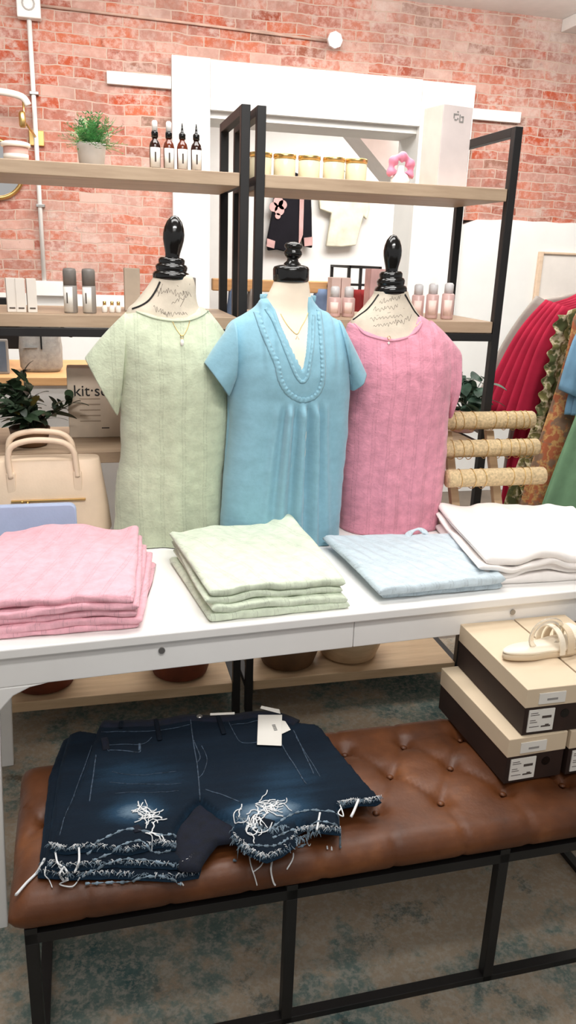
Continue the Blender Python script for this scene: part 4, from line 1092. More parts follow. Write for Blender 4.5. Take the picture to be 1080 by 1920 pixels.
# rips: pale patches plus curled white threads
def rip(cx_, cy_, rx, ry, n, seed, r=.0009):
    rnd = random.Random(seed)
    for k in range(n):
        a = rnd.uniform(0, 6.28); q_ = rnd.random()**.6; x = cx_+rx*q_*cos(a); y = cy_+ry*q_*sin(a); pts = [(x, y)]
        d = rnd.uniform(-.6, .6)
        for s in range(5): d += rnd.uniform(-.9, .9); pts.append((pts[-1][0]+cos(d)*6.5, pts[-1][1]+sin(d)*5))
        obj('rip_thread', MB().tube(surfline(pts, 16, .0022), r*rnd.uniform(.8, 1.6), 5), 'thread', t2, True)
rip(262, 1528, 18, 14, 20, 1); rip(278, 1556, 10, 16, 8, 2); rip(500, 1514, 26, 11, 22, 3); rip(470, 1545, 26, 22, 12, 4, .0012)
hole = zb_([(250, 1548), (262, 1546), (268, 1556), (256, 1566), (248, 1562)], ZT)
hp = Vector((sum(p[0] for p in hole)/5, sum(p[1] for p in hole)/5, 0))
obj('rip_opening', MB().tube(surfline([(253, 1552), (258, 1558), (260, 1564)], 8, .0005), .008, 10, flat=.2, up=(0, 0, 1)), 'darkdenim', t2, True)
obj('rip_opening', MB().tube(surfline([(470, 1538), (490, 1545), (510, 1552)], 10, .0005), .014, 12, flat=.15, up=(0, 0, 1)), 'denim', t2, True)
# torn wavy edges above hems
for pts in ([(165, 1590), (200, 1575), (245, 1560), (300, 1570), (330, 1565)], [(170, 1600), (215, 1592), (260, 1582), (300, 1588), (332, 1580)], [(150, 1612), (200, 1606), (250, 1602), (330, 1606)], [(160, 1622), (220, 1618), (290, 1616), (340, 1620)],
            [(505, 1560), (540, 1535), (580, 1522), (640, 1530)], [(510, 1575), (560, 1555), (600, 1546), (640, 1552)], [(440, 1580), (480, 1590), (520, 1592), (540, 1575)]):
    rnd = random.Random(int(pts[0][0])); pts = [(a+rnd.uniform(-3, 3), b+rnd.uniform(-3, 3)) for a, b in pts]
    l_ = surfline(pts, 60, .001); l_ = [Vector((p.x, p.y, p.z+.0012*N3(p.x*90, p.y*90, 1))) for p in l_]
    obj('torn_edge', MB().tube(l_, [.0018+.0012*sin(i*.9)+.0008*sin(i*2.3) for i in range(60)], 6), 'bluethread', t2, True)
e_ = [(440, 1560), (445, 1585), (470, 1602), (500, 1612), (530, 1600), (560, 1580), (600, 1566)]
fringe(zb_(e_, zt), zt+.004, 200, .016, t2, 77, drop=.004)
fringe(zb_([(445, 1545), (470, 1560), (500, 1570), (540, 1565)], zt), zt+.014, 90, .02, t2, 78, r=.0009)
# long hanging threads, draped on the leather and over its front edge
def drape(ln, r, name='loose_thread', parent=None):
    pts = smoothpath([(a, b, 0) for a, b in ln], max(10, 6*len(ln))); out = []
    for p in pts:
        q_ = PZ(p.x, p.y, BT+.004); z = z2(Vector((q_.x, q_.y, 0)), .0012)
        q2 = PZ(p.x, p.y, z)
        if q2.y < BY0+.018:
            q2 = PY(p.x, p.y, BY0-.006+ .0*1); 
            if q2.z > BT-.004: q2 = PZ(p.x, p.y, BT-.002)
        out.append(q2)
    obj(name, MB().tube(out, r, 6), 'thread', parent or t2, True)
for ln, r in (([(84, 1610), (70, 1635), (50, 1655), (30, 1678)], .0028), ([(100, 1580), (104, 1600), (108, 1618), (116, 1624)], .0018), ([(110, 1625), (118, 1635), (124, 1648)], .001),
              ([(148, 1590), (148, 1615), (140, 1636)], .0022), ([(128, 1650), (112, 1658), (136, 1662), (150, 1645)], .0013), ([(118, 1628), (112, 1640), (122, 1652), (128, 1640), (120, 1626)], .0022), ([(86, 1625), (84, 1640), (92, 1650), (98, 1664)], .001),
              ([(290, 1640), (288, 1648), (284, 1642), (290, 1632), (298, 1634)], .0018), ([(306, 1630), (318, 1646), (312, 1652)], .0022), ([(348, 1625), (336, 1645), (344, 1660)], .0016), ([(220, 1612), (222, 1628)], .0014),
              ([(466, 1590), (470, 1620), (478, 1645), (482, 1660)], .0012), ([(500, 1600), (490, 1622), (476, 1634)], .0012), ([(512, 1605), (508, 1630), (512, 1652), (516, 1660)], .0018), ([(545, 1580), (550, 1606), (538, 1630)], .0014), ([(566, 1570), (556, 1588), (550, 1602)], .001),
              ([(610, 1568), (614, 1592)], .0016), ([(620, 1572), (622, 1594)], .0018), ([(600, 1524), (594, 1556)], .0022), ([(672, 1500), (664, 1520), (658, 1532)], .0028), ([(640, 1515), (634, 1525), (644, 1530), (638, 1510)], .0014), ([(575, 1575), (580, 1586), (586, 1572)], .0009)):
    drape(ln, r)
# ring-like curls on the right leg
for c_, rr_ in (((472, 1560), 11), ((452, 1535), 14), ((490, 1548), 20)):
    obj('rip_thread', MB().tube(surfline([(c_[0]+rr_*cos(k*.8), c_[1]+rr_*.9*sin(k*.8)) for k in range(7)], 30, .0022), .0012, 5), 'thread', t2, True)
# hang tag and paper strip at the waist
def card(pxs, z, th, name, mat, parent):
    q_ = [PZ(x, y, zz) for (x, y), zz in zip(pxs, z)]
    return obj(name, MB().hexa([p-Vector((0, 0, th)) for p in q_], q_), mat, parent, bevel=.001)
tg = card([(482, 1396), (528, 1398), (529, 1340), (484, 1340)], [zt+.021]*4, .0012, 'hang_tag', 'label', t2)
q0 = PZ(515, 1364, zt+.0215)
bc = MB()
for k in range(7): x = q0.x-.003; bc.box(q0.x-.004, q0.x+.004, q0.y-.012+k*.0038, q0.y-.0105+k*.0038, zt+.0211, zt+.0215)
obj('print', bc, 'darkink', tg)
card([(528, 1376), (545, 1368), (535, 1352), (526, 1350)], [zt+.019]*4, .001, 'paper_slip', 'label', t2)
card([(488, 1328), (526, 1338), (524, 1330), (490, 1323)], [zt+.020]*4, .001, 'paper_slip', 'label', t2)
card([(394, 1341), (440, 1339), (440, 1335), (394, 1337)], [zt+.020]*4, .001, 'paper_slip', 'label', t2)
# =================================================================== things on the shelves
def at_shelf(px_, py_, z): p = PZ(px_, py_, z); return p
# fern pot
c = PY(172, 300, 2.55); c.z = S1
t = root('potted_fern', (c.x, 2.55, S1), 'bushy green fern in a grey ceramic pot on the top shelf', 'plant')
obj('pot', MB().lathe(c.x, 2.55, [(.030, .0005), (.034, .004), (.041, .06), (.0415, .068), (.038, .068), (.036, .055), (.001, .055)], 32, S1), 'greypot', t, True)
fm = MB(); rnd = random.Random(4)
for k in range(150):
    a_ = rnd.uniform(0, 2*PI); el = rnd.uniform(.15, 1.45); L_ = rnd.uniform(.055, .115)*(1.0 if el > .5 else .85); b0_ = Vector((c.x+rnd.uniform(-.02, .02), 2.55+rnd.uniform(-.02, .02), S1+.058))
    d = Vector((cos(a_)*cos(el), sin(a_)*cos(el), sin(el))); pts = []
    for s in range(7): u = s/6; pts.append(b0_+d*(L_*u)+Vector((0, 0, -.02*u*u)))
    fm.tube(pts, [.0006]*7, 4)
    side = d.cross(Vector((0, 0, 1))).normalized()
    for s in range(2, 7):
        for sg in (-1, 1):
            p = pts[s]; e = p+side*sg*rnd.uniform(.007, .013)+d*.007+Vector((0, 0, rnd.uniform(-.004, .004)))
            m_ = (p+e)/2; wv = d*.0022
            k0 = len(fm.v); fm.v += [p, m_+wv, e, m_-wv]; fm.f.append((k0, k0+1, k0+2, k0+3))
obj('foliage', fm, 'fern', t)
# dropper bottles
def dropper(x, y, z, label, pump, glass_='amber'):
    t = root('dropper_bottle', (x, y, z), label, 'bottle', 'dark bottles on the top shelf')
    obj('bottle', MB().lathe(0, 0, [(.013, 0.0005), (.0155, .003), (.0155, .062), (.013, .072), (.008, .078), (.0075, .084), (.001, .084)], 24), glass_, t, True, local=True)
    a = []
    for sg in (0, 1):
        pass
    lb = MB(); rs = []
    for z_ in (.006, .058):
        rs.append([(.0158*cos(th), .0158*sin(th), z_) for th in [(-150+120*k/12)*PI/180 for k in range(13)]]+[(.0154*cos(th), .0154*sin(th), z_) for th in [(-30-120*k/12)*PI/180 for k in range(13)]])
    lb.rings(rs); l_ = obj('label', lb, 'label', t, True, local=True)
    obj('print', MB().box(-.0022, .0022, -.0166, -.0157, .020, .046), 'ink', l_, local=True)
    if pump:
        obj('cap', MB().lathe(0, 0, [(.0095, .0842), (.0095, .098), (.0075, .102), (.001, .102)], 20), 'gloss', t, True, local=True)
        obj('spray_head', MB().lathe(0, 0, [(.0078, .1022), (.0078, .124), (.005, .128), (.001, .128)], 20), 'whiteplastic', t, True, local=True)
    else:
        obj('cap', MB().lathe(0, 0, [(.0095, .0842), (.0095, .097), (.006, .102), (.004, .104), (.0028, .114), (.0014, .126), (.0005, .127)], 20), 'gloss', t, True, local=True)
    return t
y_ = 2.46
xs = [PY(px_, 310, y_).x for px_ in (291, 317, 342, 368)]
dropper(xs[0], y_, S1, 'leftmost dark bottle with a white spray head, next to the fern', True)
dropper(xs[1], y_, S1, 'reddish amber bottle with a white spray head, second from left', True, 'amber2')
dropper(xs[2], y_, S1, 'brown bottle with a black dropper tip, third from left', False, 'amber2')
dropper(xs[3], y_, S1, 'black tipped dropper bottle nearest the shelf post', False)
# pink jar at left edge of top shelf
x = PY(30, 290, 2.5).x
t = root('lidded_jar', (x, 2.5, S1), 'pink glass jar with a pale lid, left end of the top shelf', 'jar')
obj('jar', MB().lathe(0, 0, [(.030, .0005), (.033, .004), (.033, .040), (.001, .040)], 28), 'pinkpot', t, True, local=True)
obj('lid', MB().lathe(0, 0, [(.038, .0402), (.040, .043), (.040, .050), (.030, .054), (.001, .055)], 28), 'frosted', t, True, local=True)
obj('label', MB().lathe(0, 0, [(.0335, .008), (.0335, .022)], 28), 'label', t, True, local=True)
# candle jars
def candle(x, y, label):
    t = root('candle_jar', (x, y, S1), label, 'candle', 'gold lidded candle jars on the top shelf')
    obj('jar', MB().lathe(0, 0, [(.031, .0005), (.034, .004), (.034, .062), (.032, .066), (.001, .066)], 28), 'candle', t, True, local=True)
    obj('lid', MB().lathe(0, 0, [(.0335, .0662), (.0355, .068), (.0355, .078), (.034, .080), (.001, .080)], 28), 'gold', t, True, local=True)
    return t
t = candle(PY(533, 330, 2.60).x, 2.60, 'gold lidded candle jar nearest the shelf posts, first of five')
for px_, lb in ((488, 'gold lidded candle jar half hidden behind the black post'), (579, 'gold lidded candle jar, second of the five right of the post'), (625, 'gold lidded candle jar, fourth in the row toward the pink bottle'), (667, 'gold lidded candle jar at the right end of the row')):
    dup(t, (PY(px_, 330, 2.60).x, 2.60, S1), lb)
# pink flower vase
x = PY(750, 340, 2.52).x
t = root('bud_vase', (x, 2.52, S1), 'small white vase with a pink looped puff, beside the tall pale box', 'vase')
obj('vase', MB().lathe(0, 0, [(.024, .0005), (.029, .004), (.030, .020), (.022, .034), (.011, .042), (.0095, .060), (.001, .060)], 28), 'whiteplastic', t, True, local=True)
lp = [Vector((.032*sin(a_), 0.0, .052+.034*cos(a_))) for a_ in [R(-125+250*k/30) for k in range(31)]]
obj('pink_loop', MB().tube(lp, [.013+.004*sin(k*.9) for k in range(31)], 12), 'pinkplastic', t, True, local=True)
# tall box
a = PZ(790, 346, S1); b = PZ(820, 348, S1)
t = root('tall_carton', (1.105, 2.51, S1), 'tall pinkish white carton on the top shelf right of the vase', 'box', rz=R(12))
obj('carton', MB().box(-.055, .055, -.05, .05, .0005, .232), 'pinkgrey', t, bevel=.002, local=True)
obj('side_panel', MB().box(-.0556, -.0551, -.049, .049, .002, .230), 'pinkbox', t, local=True)
mk = MB()
for (u, v, w_, h_) in ((-.012, .205, .008, .004), (-.016, .196, .004, .013), (-.012, .190, .009, .004), (-.003, .205, .006, .004), (-.002, .193, .005, .005), (.006, .186, .004, .022), (.012, .200, .009, .004), (.018, .186, .004, .018), (.010, .186, .009, .004), (-.004, .213, .006, .003)):
    mk.box(u, u+w_, -.0508, -.0501, v, v+h_)
obj('print', mk, 'labelgrey', t, local=True)
# middle shelf, left
for k, (px_, lb) in enumerate(((25, 'small pale carton at the left end of the middle shelf'), (42, 'small pale carton in the middle of three'), (63, 'small pale carton nearest the grey cans'))):
    x = PZ(px_, 583, S2).x
    t = root('small_carton', (x, 2.46, S2), lb, 'box', 'pale cartons on the middle shelf', R(8))
    obj('carton', MB().box(-.013, .013, -.018, .018, .0005, .094), 'palecard', t, bevel=.001, local=True)
    obj('print', MB().box(-.008, .008, -.0188, -.0181, .010, .014), 'ink', t, local=True)
for px_, lb in ((133, 'grey cylindrical spray can with white label, left one of two'), (168, 'grey cylindrical spray can with white label, nearer the green top')):
    x = PY(px_, 575, 2.46).x
    t = root('spray_can', (x, 2.46, S2), lb, 'bottle', 'grey cans on the middle shelf')
    obj('can', MB().lathe(0, 0, [(.018, .0005), (.0195, .002), (.0195, .076), (.018, .078), (.001, .078)], 28), 'greycan', t, True, local=True)
    obj('cap', MB().lathe(0, 0, [(.0188, .0782), (.0188, .118), (.017, .124), (.008, .126), (.001, .126)], 28), plain('grey_cap', (134, 128, 122), .4), t, True, local=True)
    rs = []
    for z_ in (.004, .074): rs.append([(.0198*cos(th), .0198*sin(th), z_) for th in [(-165+95*k/12)*PI/180 for k in range(13)]]+[(.0193*cos(th), .0193*sin(th), z_) for th in [(-70-95*k/12)*PI/180 for k in range(13)]])
    l_ = obj('label', MB().rings(rs), 'label', t, True, local=True)
    o = obj('print', MB().box(-.0018, .0018, -.0206, -.0199, .028, .058), 'ink', l_, local=True); o.rotation_euler = (0, 0, R(-27))
for k, px_ in enumerate((196, 210, 222)):
    x = PY(px_, 575, 2.50).x
    t = root('mini_bottle', (x, 2.50, S2), 'tiny rose gold capped bottle on the middle shelf beside the green top', 'bottle', 'tiny bottles on the middle shelf')
    obj('bottle', MB().lathe(0, 0, [(.007, .0005), (.008, .002), (.008, .018), (.004, .022), (.001, .022)], 16), 'frosted', t, True, local=True)
    obj('cap', MB().lathe(0, 0, [(.005, .0222), (.005, .032), (.001, .033)], 16), 'gold', t, True, local=True)
x0 = PY(234, 580, 2.60).x; x1 = PY(263, 580, 2.60).x
tag(obj('kraft_carton', MB().box(x0, x1, 2.58, 2.63, S2+.0005, S2+.128), 'kraft', bevel=.002), 'narrow tan carton on the middle shelf behind the green top form', 'box')
x0 = PY(350, 580, 2.62).x; x1 = PY(366, 580, 2.62).x
tag(obj('grey_carton', MB().box(x0-.01, x1, 2.60, 2.64, S2+.0005, S2+.105), 'greycan', bevel=.002), 'slim grey carton right of the tall finial dress form neck', 'box')
# middle shelf, right
def pinkb(px_, Y, h_, label, r_=.0205, mat='pinkbottle', cap_=.034):
    x = PY(px_, 595, Y).x
    t = root('pink_bottle', (x, Y, S2), label, 'bottle', 'pink bottles on the middle shelf')
    hb = h_-cap_
    obj('bottle', MB().lathe(0, 0, [(r_*.92, .0005), (r_, .003), (r_, hb-.004), (r_*.8, hb), (.001, hb)], 24), mat, t, True, local=True)
    obj('cap', MB().lathe(0, 0, [(r_*.72, hb+.0002), (r_*.72, h_-.006), (r_*.5, h_-.001), (.001, h_)], 24), 'frost', t, True, local=True)
    rs = []
    for z_ in (.012, hb*.75): rs.append([((r_+.0003)*cos(th), (r_+.0003)*sin(th), z_) for th in [(-150+80*k/8)*PI/180 for k in range(9)]]+[((r_-.0003)*cos(th), (r_-.0003)*sin(th), z_) for th in [(-70-80*k/8)*PI/180 for k in range(9)]])
    obj('label', MB().rings(rs), 'pinkbox', t, True, local=True)
pinkb(781, 2.52, .108, 'dusty pink bottle with a frosted cap, nearest the right dress form')
pinkb(808, 2.50, .112, 'dusty pink bottle with a frosted cap, middle of the right three')
pinkb(837, 2.48, .116, 'dusty pink bottle with a frosted cap, right end of the shelf')
pinkb(626, 2.50, .095, 'pink bottle just right of the blue blouse shoulder, left of a pair'); pinkb(652, 2.50, .095, 'pink bottle just right of the blue blouse shoulder, right of a pair')
x0 = PY(687, 590, 2.60).x; x1 = PY(716, 590, 2.60).x
tag(obj('pink_carton', MB().box(x0, x1, 2.58, 2.64, S2+.0005, S2+.15), plain('rose_card', (230, 184, 180), .5), bevel=.002), 'tall rose pink carton on the middle shelf behind the right finial', 'box')
x0 = PY(614, 590, 2.66).x; x1 = PY(650, 590, 2.66).x
for k in range(2):
    xx = lerp(x0, x1, k*.5)
    tag(obj('white_carton', MB().box(xx+.001, xx+(x1-x0)*.5-.001, 2.63, 2.68, S2+.0005, S2+.118), 'pinkbox', bevel=.002), 'small blush white carton standing behind the pink pair, %s of two' % ('left', 'right')[k], 'box', 'blush cartons on the middle shelf')

# third shelf: plant, kraft bag, right plant
def leaf(mb, p, d, L_, wd, droop=.3, roll=0., n=6):
    d = d.normalized(); s = d.cross(Vector((0, 0, 1))); s = s.normalized() if s.length > 1e-3 else Vector((1, 0, 0))
    s = (s*cos(roll)+d.cross(s)*sin(roll)).normalized(); k = len(mb.v)
    for i in range(n+1):
        u = i/n; c_ = p+d*(L_*u)+Vector((0, 0, -droop*L_*u*u)); w_ = wd*sin(PI*min(.98, u*.93+.05))**.8
        mb.v += [c_-s*w_, c_+Vector((0, 0, -.12*wd)), c_+s*w_]
    for i in range(n):
        a = k+i*3; mb.f += [(a, a+1, a+4, a+3), (a+1, a+2, a+5, a+4)]
cx_ = -.19; cy_ = 2.50
t = root('potted_plant', (cx_, cy_, S3), 'dark leafy plant with olive tinted leaves in a brown pot, left of the kit bag', 'plant')
obj('pot', MB().lathe(cx_, cy_, [(.045, .0005), (.05, .004), (.06, .05), (.061, .056), (.056, .056), (.054, .045), (.001, .045)], 28, S3), 'brownbowl', t, True)
stm = MB(); rnd = random.Random(11); lm = MB(); lm2 = MB()
for k in range(22):
    a_ = rnd.uniform(0, 2*PI); el = rnd.uniform(.5, 1.4); L_ = rnd.uniform(.10, .21); d = Vector((cos(a_)*cos(el), sin(a_)*cos(el)*.7, sin(el))); b0_ = Vector((cx_+rnd.uniform(-.02, .02), cy_+rnd.uniform(-.02, .02), S3+.045))
    pts = [b0_+d*L_*s/6+Vector((0, 0, -.02*(s/6)**2)) for s in range(7)]; stm.tube(pts, .0016, 5)
    for s in range(2, 7):
        for q_ in range(2):
            aa = rnd.uniform(0, 2*PI); e2 = rnd.uniform(-.3, .9); dd = Vector((cos(aa)*cos(e2), sin(aa)*cos(e2), sin(e2)))+d*.6
            leaf(lm2 if (rnd.random() < .22 and s < 5 and pts[s].z > S3+.10) else lm, pts[s], dd, rnd.uniform(.045, .085), rnd.uniform(.008, .015), .35, rnd.uniform(-.6, .6))
obj('stems', stm, 'leaf', t, True); obj('foliage', lm, 'leaf', t, True); tag(obj('olive_foliage', lm2, 'leaf2', t, True), 'olive tinted leaves')
t = root('kraft_bag', (.02, 2.62, S3), 'kraft paper display bag lettered kit standing behind the green sleeve', 'bag')
xl = PY(128, 770, 2.58).x; xr = PY(300, 770, 2.58).x
obj('bag', MB().box(xl, xr, 2.585, 2.66, S3+.0005, S3+.225), 'kraft', t, bevel=.003)
pk = PY(137, 734, 2.58)
text('kit·sch', .05, 'darkink', t, (pk.x-t.location.x, 2.5838-2.62, pk.z-S3), align='LEFT')
for k in range(5): obj('print_line', MB().box(xl+.035, xl+.10, 2.5842, 2.5849, S3+.125-k*.018, S3+.129-k*.018), plain('faint_print', (178, 158, 138), .8), t)
obj('print_line', MB().box(xl+.102, xl+.126, 2.5842, 2.5849, S3+.030, S3+.034), 'ink', t)
cx_, cy_ = PY(868, 800, 2.58).x, 2.58
t = root('potted_plant', (cx_, cy_, S3), 'grey green broad leaved plant in a pink pot behind the bracelet stand', 'plant')
obj('pot', MB().lathe(cx_, cy_, [(.036, .0005), (.04, .003), (.052, .075), (.053, .082), (.049, .082), (.047, .07), (.001, .07)], 28, S3), 'pinkpot', t, True)
lm = MB(); stm = MB(); rnd = random.Random(5)
for k in range(46):
    a_ = rnd.uniform(0, 2*PI); el = rnd.uniform(.3, 1.45); L_ = rnd.uniform(.05, .16); d = Vector((cos(a_)*cos(el)*.75, sin(a_)*cos(el)*.6, sin(el))); b0_ = Vector((cx_, cy_, S3+.07)); e_ = b0_+d*L_
    stm.tube([b0_, b0_+d*L_*.5, e_], .0014, 5)
    aa = rnd.uniform(0, 2*PI); leaf(lm, e_, Vector((cos(aa), sin(aa), rnd.uniform(-.4, .4))), rnd.uniform(.05, .075), rnd.uniform(.018, .028), .4, rnd.uniform(-.8, .8))
obj('stems', stm, 'greyleaf', t, True); obj('foliage', lm, 'greyleaf', t, True)
# small things behind the bracelet stand on the third shelf
x = PY(882, 840, 2.50).x
tag(obj('white_flower', MB().lathe(x+.03, 2.46, [(.01, .0005), (.022, .004), (.026, .02), (.02, .035), (.004, .045)], 12, S3), 'whiteplastic', smooth=True), 'small white knobby trinket on the third shelf behind the bangles', 'ornament')

# bottom shelf: bowls and a shell
for (x, y, r_, h_, mat, lb, cat) in ((-.20, 2.52, .125, .11, 'terracotta', 'wide terracotta bowl at the left end of the lowest shelf', 'bowl'), (.265, 2.515, .12, .12, 'terracotta', 'wide terracotta bowl on the lowest shelf left of the posts', 'bowl'),
                              (.66, 2.52, .12, .11, 'brownbowl', 'dark brown bowl on the lowest shelf right of the posts', 'bowl'), (.90, 2.54, .13, .11, 'paleboard', 'pale wooden bowl on the lowest shelf of the right unit', 'bowl')):
    o = obj('bowl', MB().lathe(x, y, [(r_*.72, .0005), (r_*.8, .006), (r_*.92, h_*.45), (r_, h_), (r_*.95, h_), (r_*.85, h_*.5), (r_*.5, .02), (.001, .018)], 40, S0), mat, smooth=True); tag(o, lb, cat, 'bowls on the lowest shelf')
sl = MB(); 
for (x, y) in ((.03, 2.50), (.09, 2.49)): sl.lathe(x, y, [(.012, .0005), (.026, .004), (.03, .012), (.022, .02), (.001, .026)], 20, S0)
sm_ = MB()
for i in range(40):
    pass
for k, x in enumerate((.035, .10)):
    o = obj('seashell', MB().lathe(0, 0, [(.004, .0005), (.024, .004), (.033, .012), (.034, .02), (.026, .034), (.012, .042), (.001, .045)], 22), 'pinkbox', smooth=True, local=True); o.location = (x, 2.60, S0); o.scale = (1.1, .8, 1)
    tag(o, 'pinkish white shell on the lowest shelf, %s one' % ('left', 'right')[k], 'shell', 'shells on the lowest shelf')

# =================================================================== counter behind with backpack and till
cyy = 3.42
t = root('shop_counter', (-.5, 3.7, 0), 'white counter with an orange wood top seen behind the shelves', 'counter')
obj('cabinet', MB().box(-1.5, .50, cyy+.02, 3.95, 0, 1.01), 'white', t, bevel=.003)
obj('countertop', MB().box(-1.53, .53, cyy-.01, 3.98, 1.01, 1.045), 'orangewood', t, bevel=.003)
x = PY(76, 690, 3.5).x
t = root('backpack', (x, 3.60, 1.045), 'grey canvas backpack with black front zip on the counter', 'backpack')
rs = []
for z_, w_, d_ in ((0.0005, .075, .045), (.02, .088, .058), (.10, .09, .06), (.18, .082, .055), (.225, .066, .042), (.245, .045, .03), (.25, .02, .015)):
    row = []
    for i in range(40):
        th = 2*PI*i/40; X = math.copysign(abs(cos(th))**.6, cos(th)); S = math.copysign(abs(sin(th))**.7, sin(th)); row.append((x+w_*X, 3.60+d_*S, 1.045+z_))
    rs.append(row)
obj('body', MB().rings(rs), 'backpack', t, True)
obj('zipper', MB().box(x+.004, x+.010, 3.532, 3.545, 1.045+.10, 1.045+.21), 'gloss', t)
obj('strap', MB().tube([(x+.05, 3.57, 1.27), (x+.09, 3.56, 1.24), (x+.13, 3.55, 1.195), (x+.09, 3.55, 1.21)], .006, 6), 'gloss', t, True)
obj('seam', MB().box(x-.07, x-.01, 3.534, 3.545, 1.045+.105, 1.045+.107), 'labelgrey', t)
a = PY(40, 654, 3.75)
t = root('till_monitor', (a.x-.22, 3.75, 1.045), 'black till monitor on the counter at the left edge', 'monitor')
obj('screen', MB().box(a.x-.44, a.x, 3.74, 3.77, a.z-.0, a.z+.22), 'black', t, bevel=.004)
obj('stand', MB().box(a.x-.24, a.x-.20, 3.76, 3.79, 1.05, a.z+.1).box(a.x-.32, a.x-.12, 3.70, 3.84, 1.0455, 1.053), 'black', t, bevel=.002)
a = PY(14, 636, 3.50)
t = root('tablet', (a.x-.09, 3.5, 1.045), 'blue grey tablet with rounded corners standing on the counter, left edge', 'tablet')
obj('case', MB().box(a.x-.2, a.x, 3.50, 3.512, 1.0455, a.z), 'greycan', t, bevel=.005); obj('display', MB().box(a.x-.19, a.x-.01, 3.498, 3.4995, 1.056, a.z-.01), 'screen', t)

# =================================================================== clothing rack and hanging clothes
RX = 2.10
def rxf(y): return 2.15-.315*(3.27-y)
t = root('clothing_rack', (RX, 3.0, 0), 'black metal clothing rack on the right holding crimson and floral clothes', 'clothing rack')
obj('rail', MB().tube([(rxf(2.35), 2.35, 1.52), (rxf(3.27), 3.27, 1.52)], .0125, 12), 'black', t, True)
for y in (2.40, 3.24): obj('upright', MB().tube([(rxf(y), y, .03), (rxf(y), y, 1.51)], .0125, 12), 'black', t, True)
for y in (2.40, 3.24): obj('foot', MB().tube([(rxf(y)-.2, y, .0135), (rxf(y)+.24, y, .0135)], .0125, 12), 'black', t, True)
for y in (2.35, 3.27): obj('end_knob', MB().lathe(0, 0, [(.001, -.02), (.015, -.016), (.022, 0), (.015, .016), (.001, .02)], 16), 'gloss', t, True, local=True).location = (rxf(y)-RX, y-3.0, 1.52)
def garment(Y, mat, label, hw_=.30, zb=.5, sl=True, name='blouse', cat='blouse', ruff=False, group=None, ang=0, zs=1.45, slz=.97, slx=.36, shx=.19, shz=1.385, seed=0, bell=1.0):
    RX = rxf(Y)
    t = root(name, (RX, Y, zb), label, cat, group)
    rs = []; n = 72; rows = []
    for k in range(40):
        u = k/39; z = lerp(zb, zs, u)
        if z > shz: w_ = lerp(shx+.02, .055, sstep(shz, zs, z)); 
        else: w_ = lerp(hw_*bell, shx+.02, sstep(zb, shz, z)**1.2)
        row = []
        for i in range(n):
            th = 2*PI*i/n; f = .010*sin(th*9+seed)*sstep(shz, zb+.2, z)+.006*sin(th*17+seed*2)*sstep(shz, zb, z)
            row.append((RX+w_*cos(th)+f*cos(th), Y+(.022+.012*sstep(shz, zb, z)+f*.7)*sin(th), z))
        rows.append(row)
    bo = obj('body', MB().rings(rows), mat, t, True)
    if sl:
        for sg in (-1, 1):
            a = Vector((RX+sg*shx*.85, Y, shz+.005)); b = Vector((RX+sg*slx, Y-.01, slz)); rr = []
            for k in range(16):
                u = k/15; c_ = a.lerp(b, u)+Vector((sg*.03*sin(PI*u), 0, .015*sin(PI*u))); w_ = lerp(.055, .05, u)*(1+.1*sin(u*7)); ax = (b-a).normalized(); s_ = Vector((-ax.z, 0, ax.x))
                rr.append([c_+s_*(w_*cos(th))+Vector((0, (.024+.003*sin(th*6))*sin(th), 0)) for th in [2*PI*i/24 for i in range(24)]])
            obj('sleeve', MB().rings(rr), mat, t, True)
    if ruff:
        for q3 in (0, 1):
            rr = []
            for k in range(160):
                u = k/159; z = lerp(1.38, zb+.3, u); xx = RX-hw_*(.62+.16*u)+.075*q3; wv_ = sin(k*.55+q3)
                rr.append([(xx-.028, Y-.035-.016*wv_, z), (xx, Y-.044-.004*wv_, z), (xx+.02, Y-.034+.010*wv_, z), (xx+.02, Y-.029+.010*wv_, z), (xx, Y-.038, z), (xx-.028, Y-.030-.016*wv_, z)])
            obj('ruffle', MB().rings(rr), mat, t, True)
    obj('hanger', MB().tube([(RX, Y, zs-.02), (RX, Y, 1.51), (RX+.012, Y, 1.535), (RX, Y, 1.547), (RX-.014, Y, 1.54)], .002, 6), 'chrome', t, True)
    return t
garment(3.19, 'grey', 'grey long sleeved top, furthest back on the clothing rack', .28, .62, slz=.84, slx=.47, name='knit_top', cat='top', shx=.22, shz=1.40)
crim = ['crimson blouse furthest back, next to the grey top', 'crimson blouse second from the back of the rack', 'crimson blouse in the middle of the five', 'crimson blouse fourth from the back of the rack', 'crimson blouse nearest the olive floral dress']
for k, lb in enumerate(crim):
    garment(3.12-.07*k, 'crimson', lb, .29, .50, group='crimson blouses on the rack', seed=k*1.7, slx=.42-.024*k, slz=.95-.006*k)
garment(2.76, 'floral', 'olive floral ruffled dress hanging in front of the crimson blouses', .40, .35, sl=False, ruff=True, name='floral_dress', cat='dress', seed=4, shx=.2)
garment(2.69, 'rust', 'rust and cream floral dress hanging beside the olive floral one', .33, .40, sl=False, name='floral_dress', cat='dress', seed=6)
garment(2.62, 'ltdenim', 'light blue top on the rack near the right edge', .20, 1.02, sl=True, name='blue_top', cat='top', shx=.11, slx=.21, slz=1.1)
garment(2.54, 'sagegreen', 'green dress nearest the camera on the rack, right edge', .27, .35, sl=False, name='green_dress', cat='dress', seed=2, bell=1.15, shx=.12)

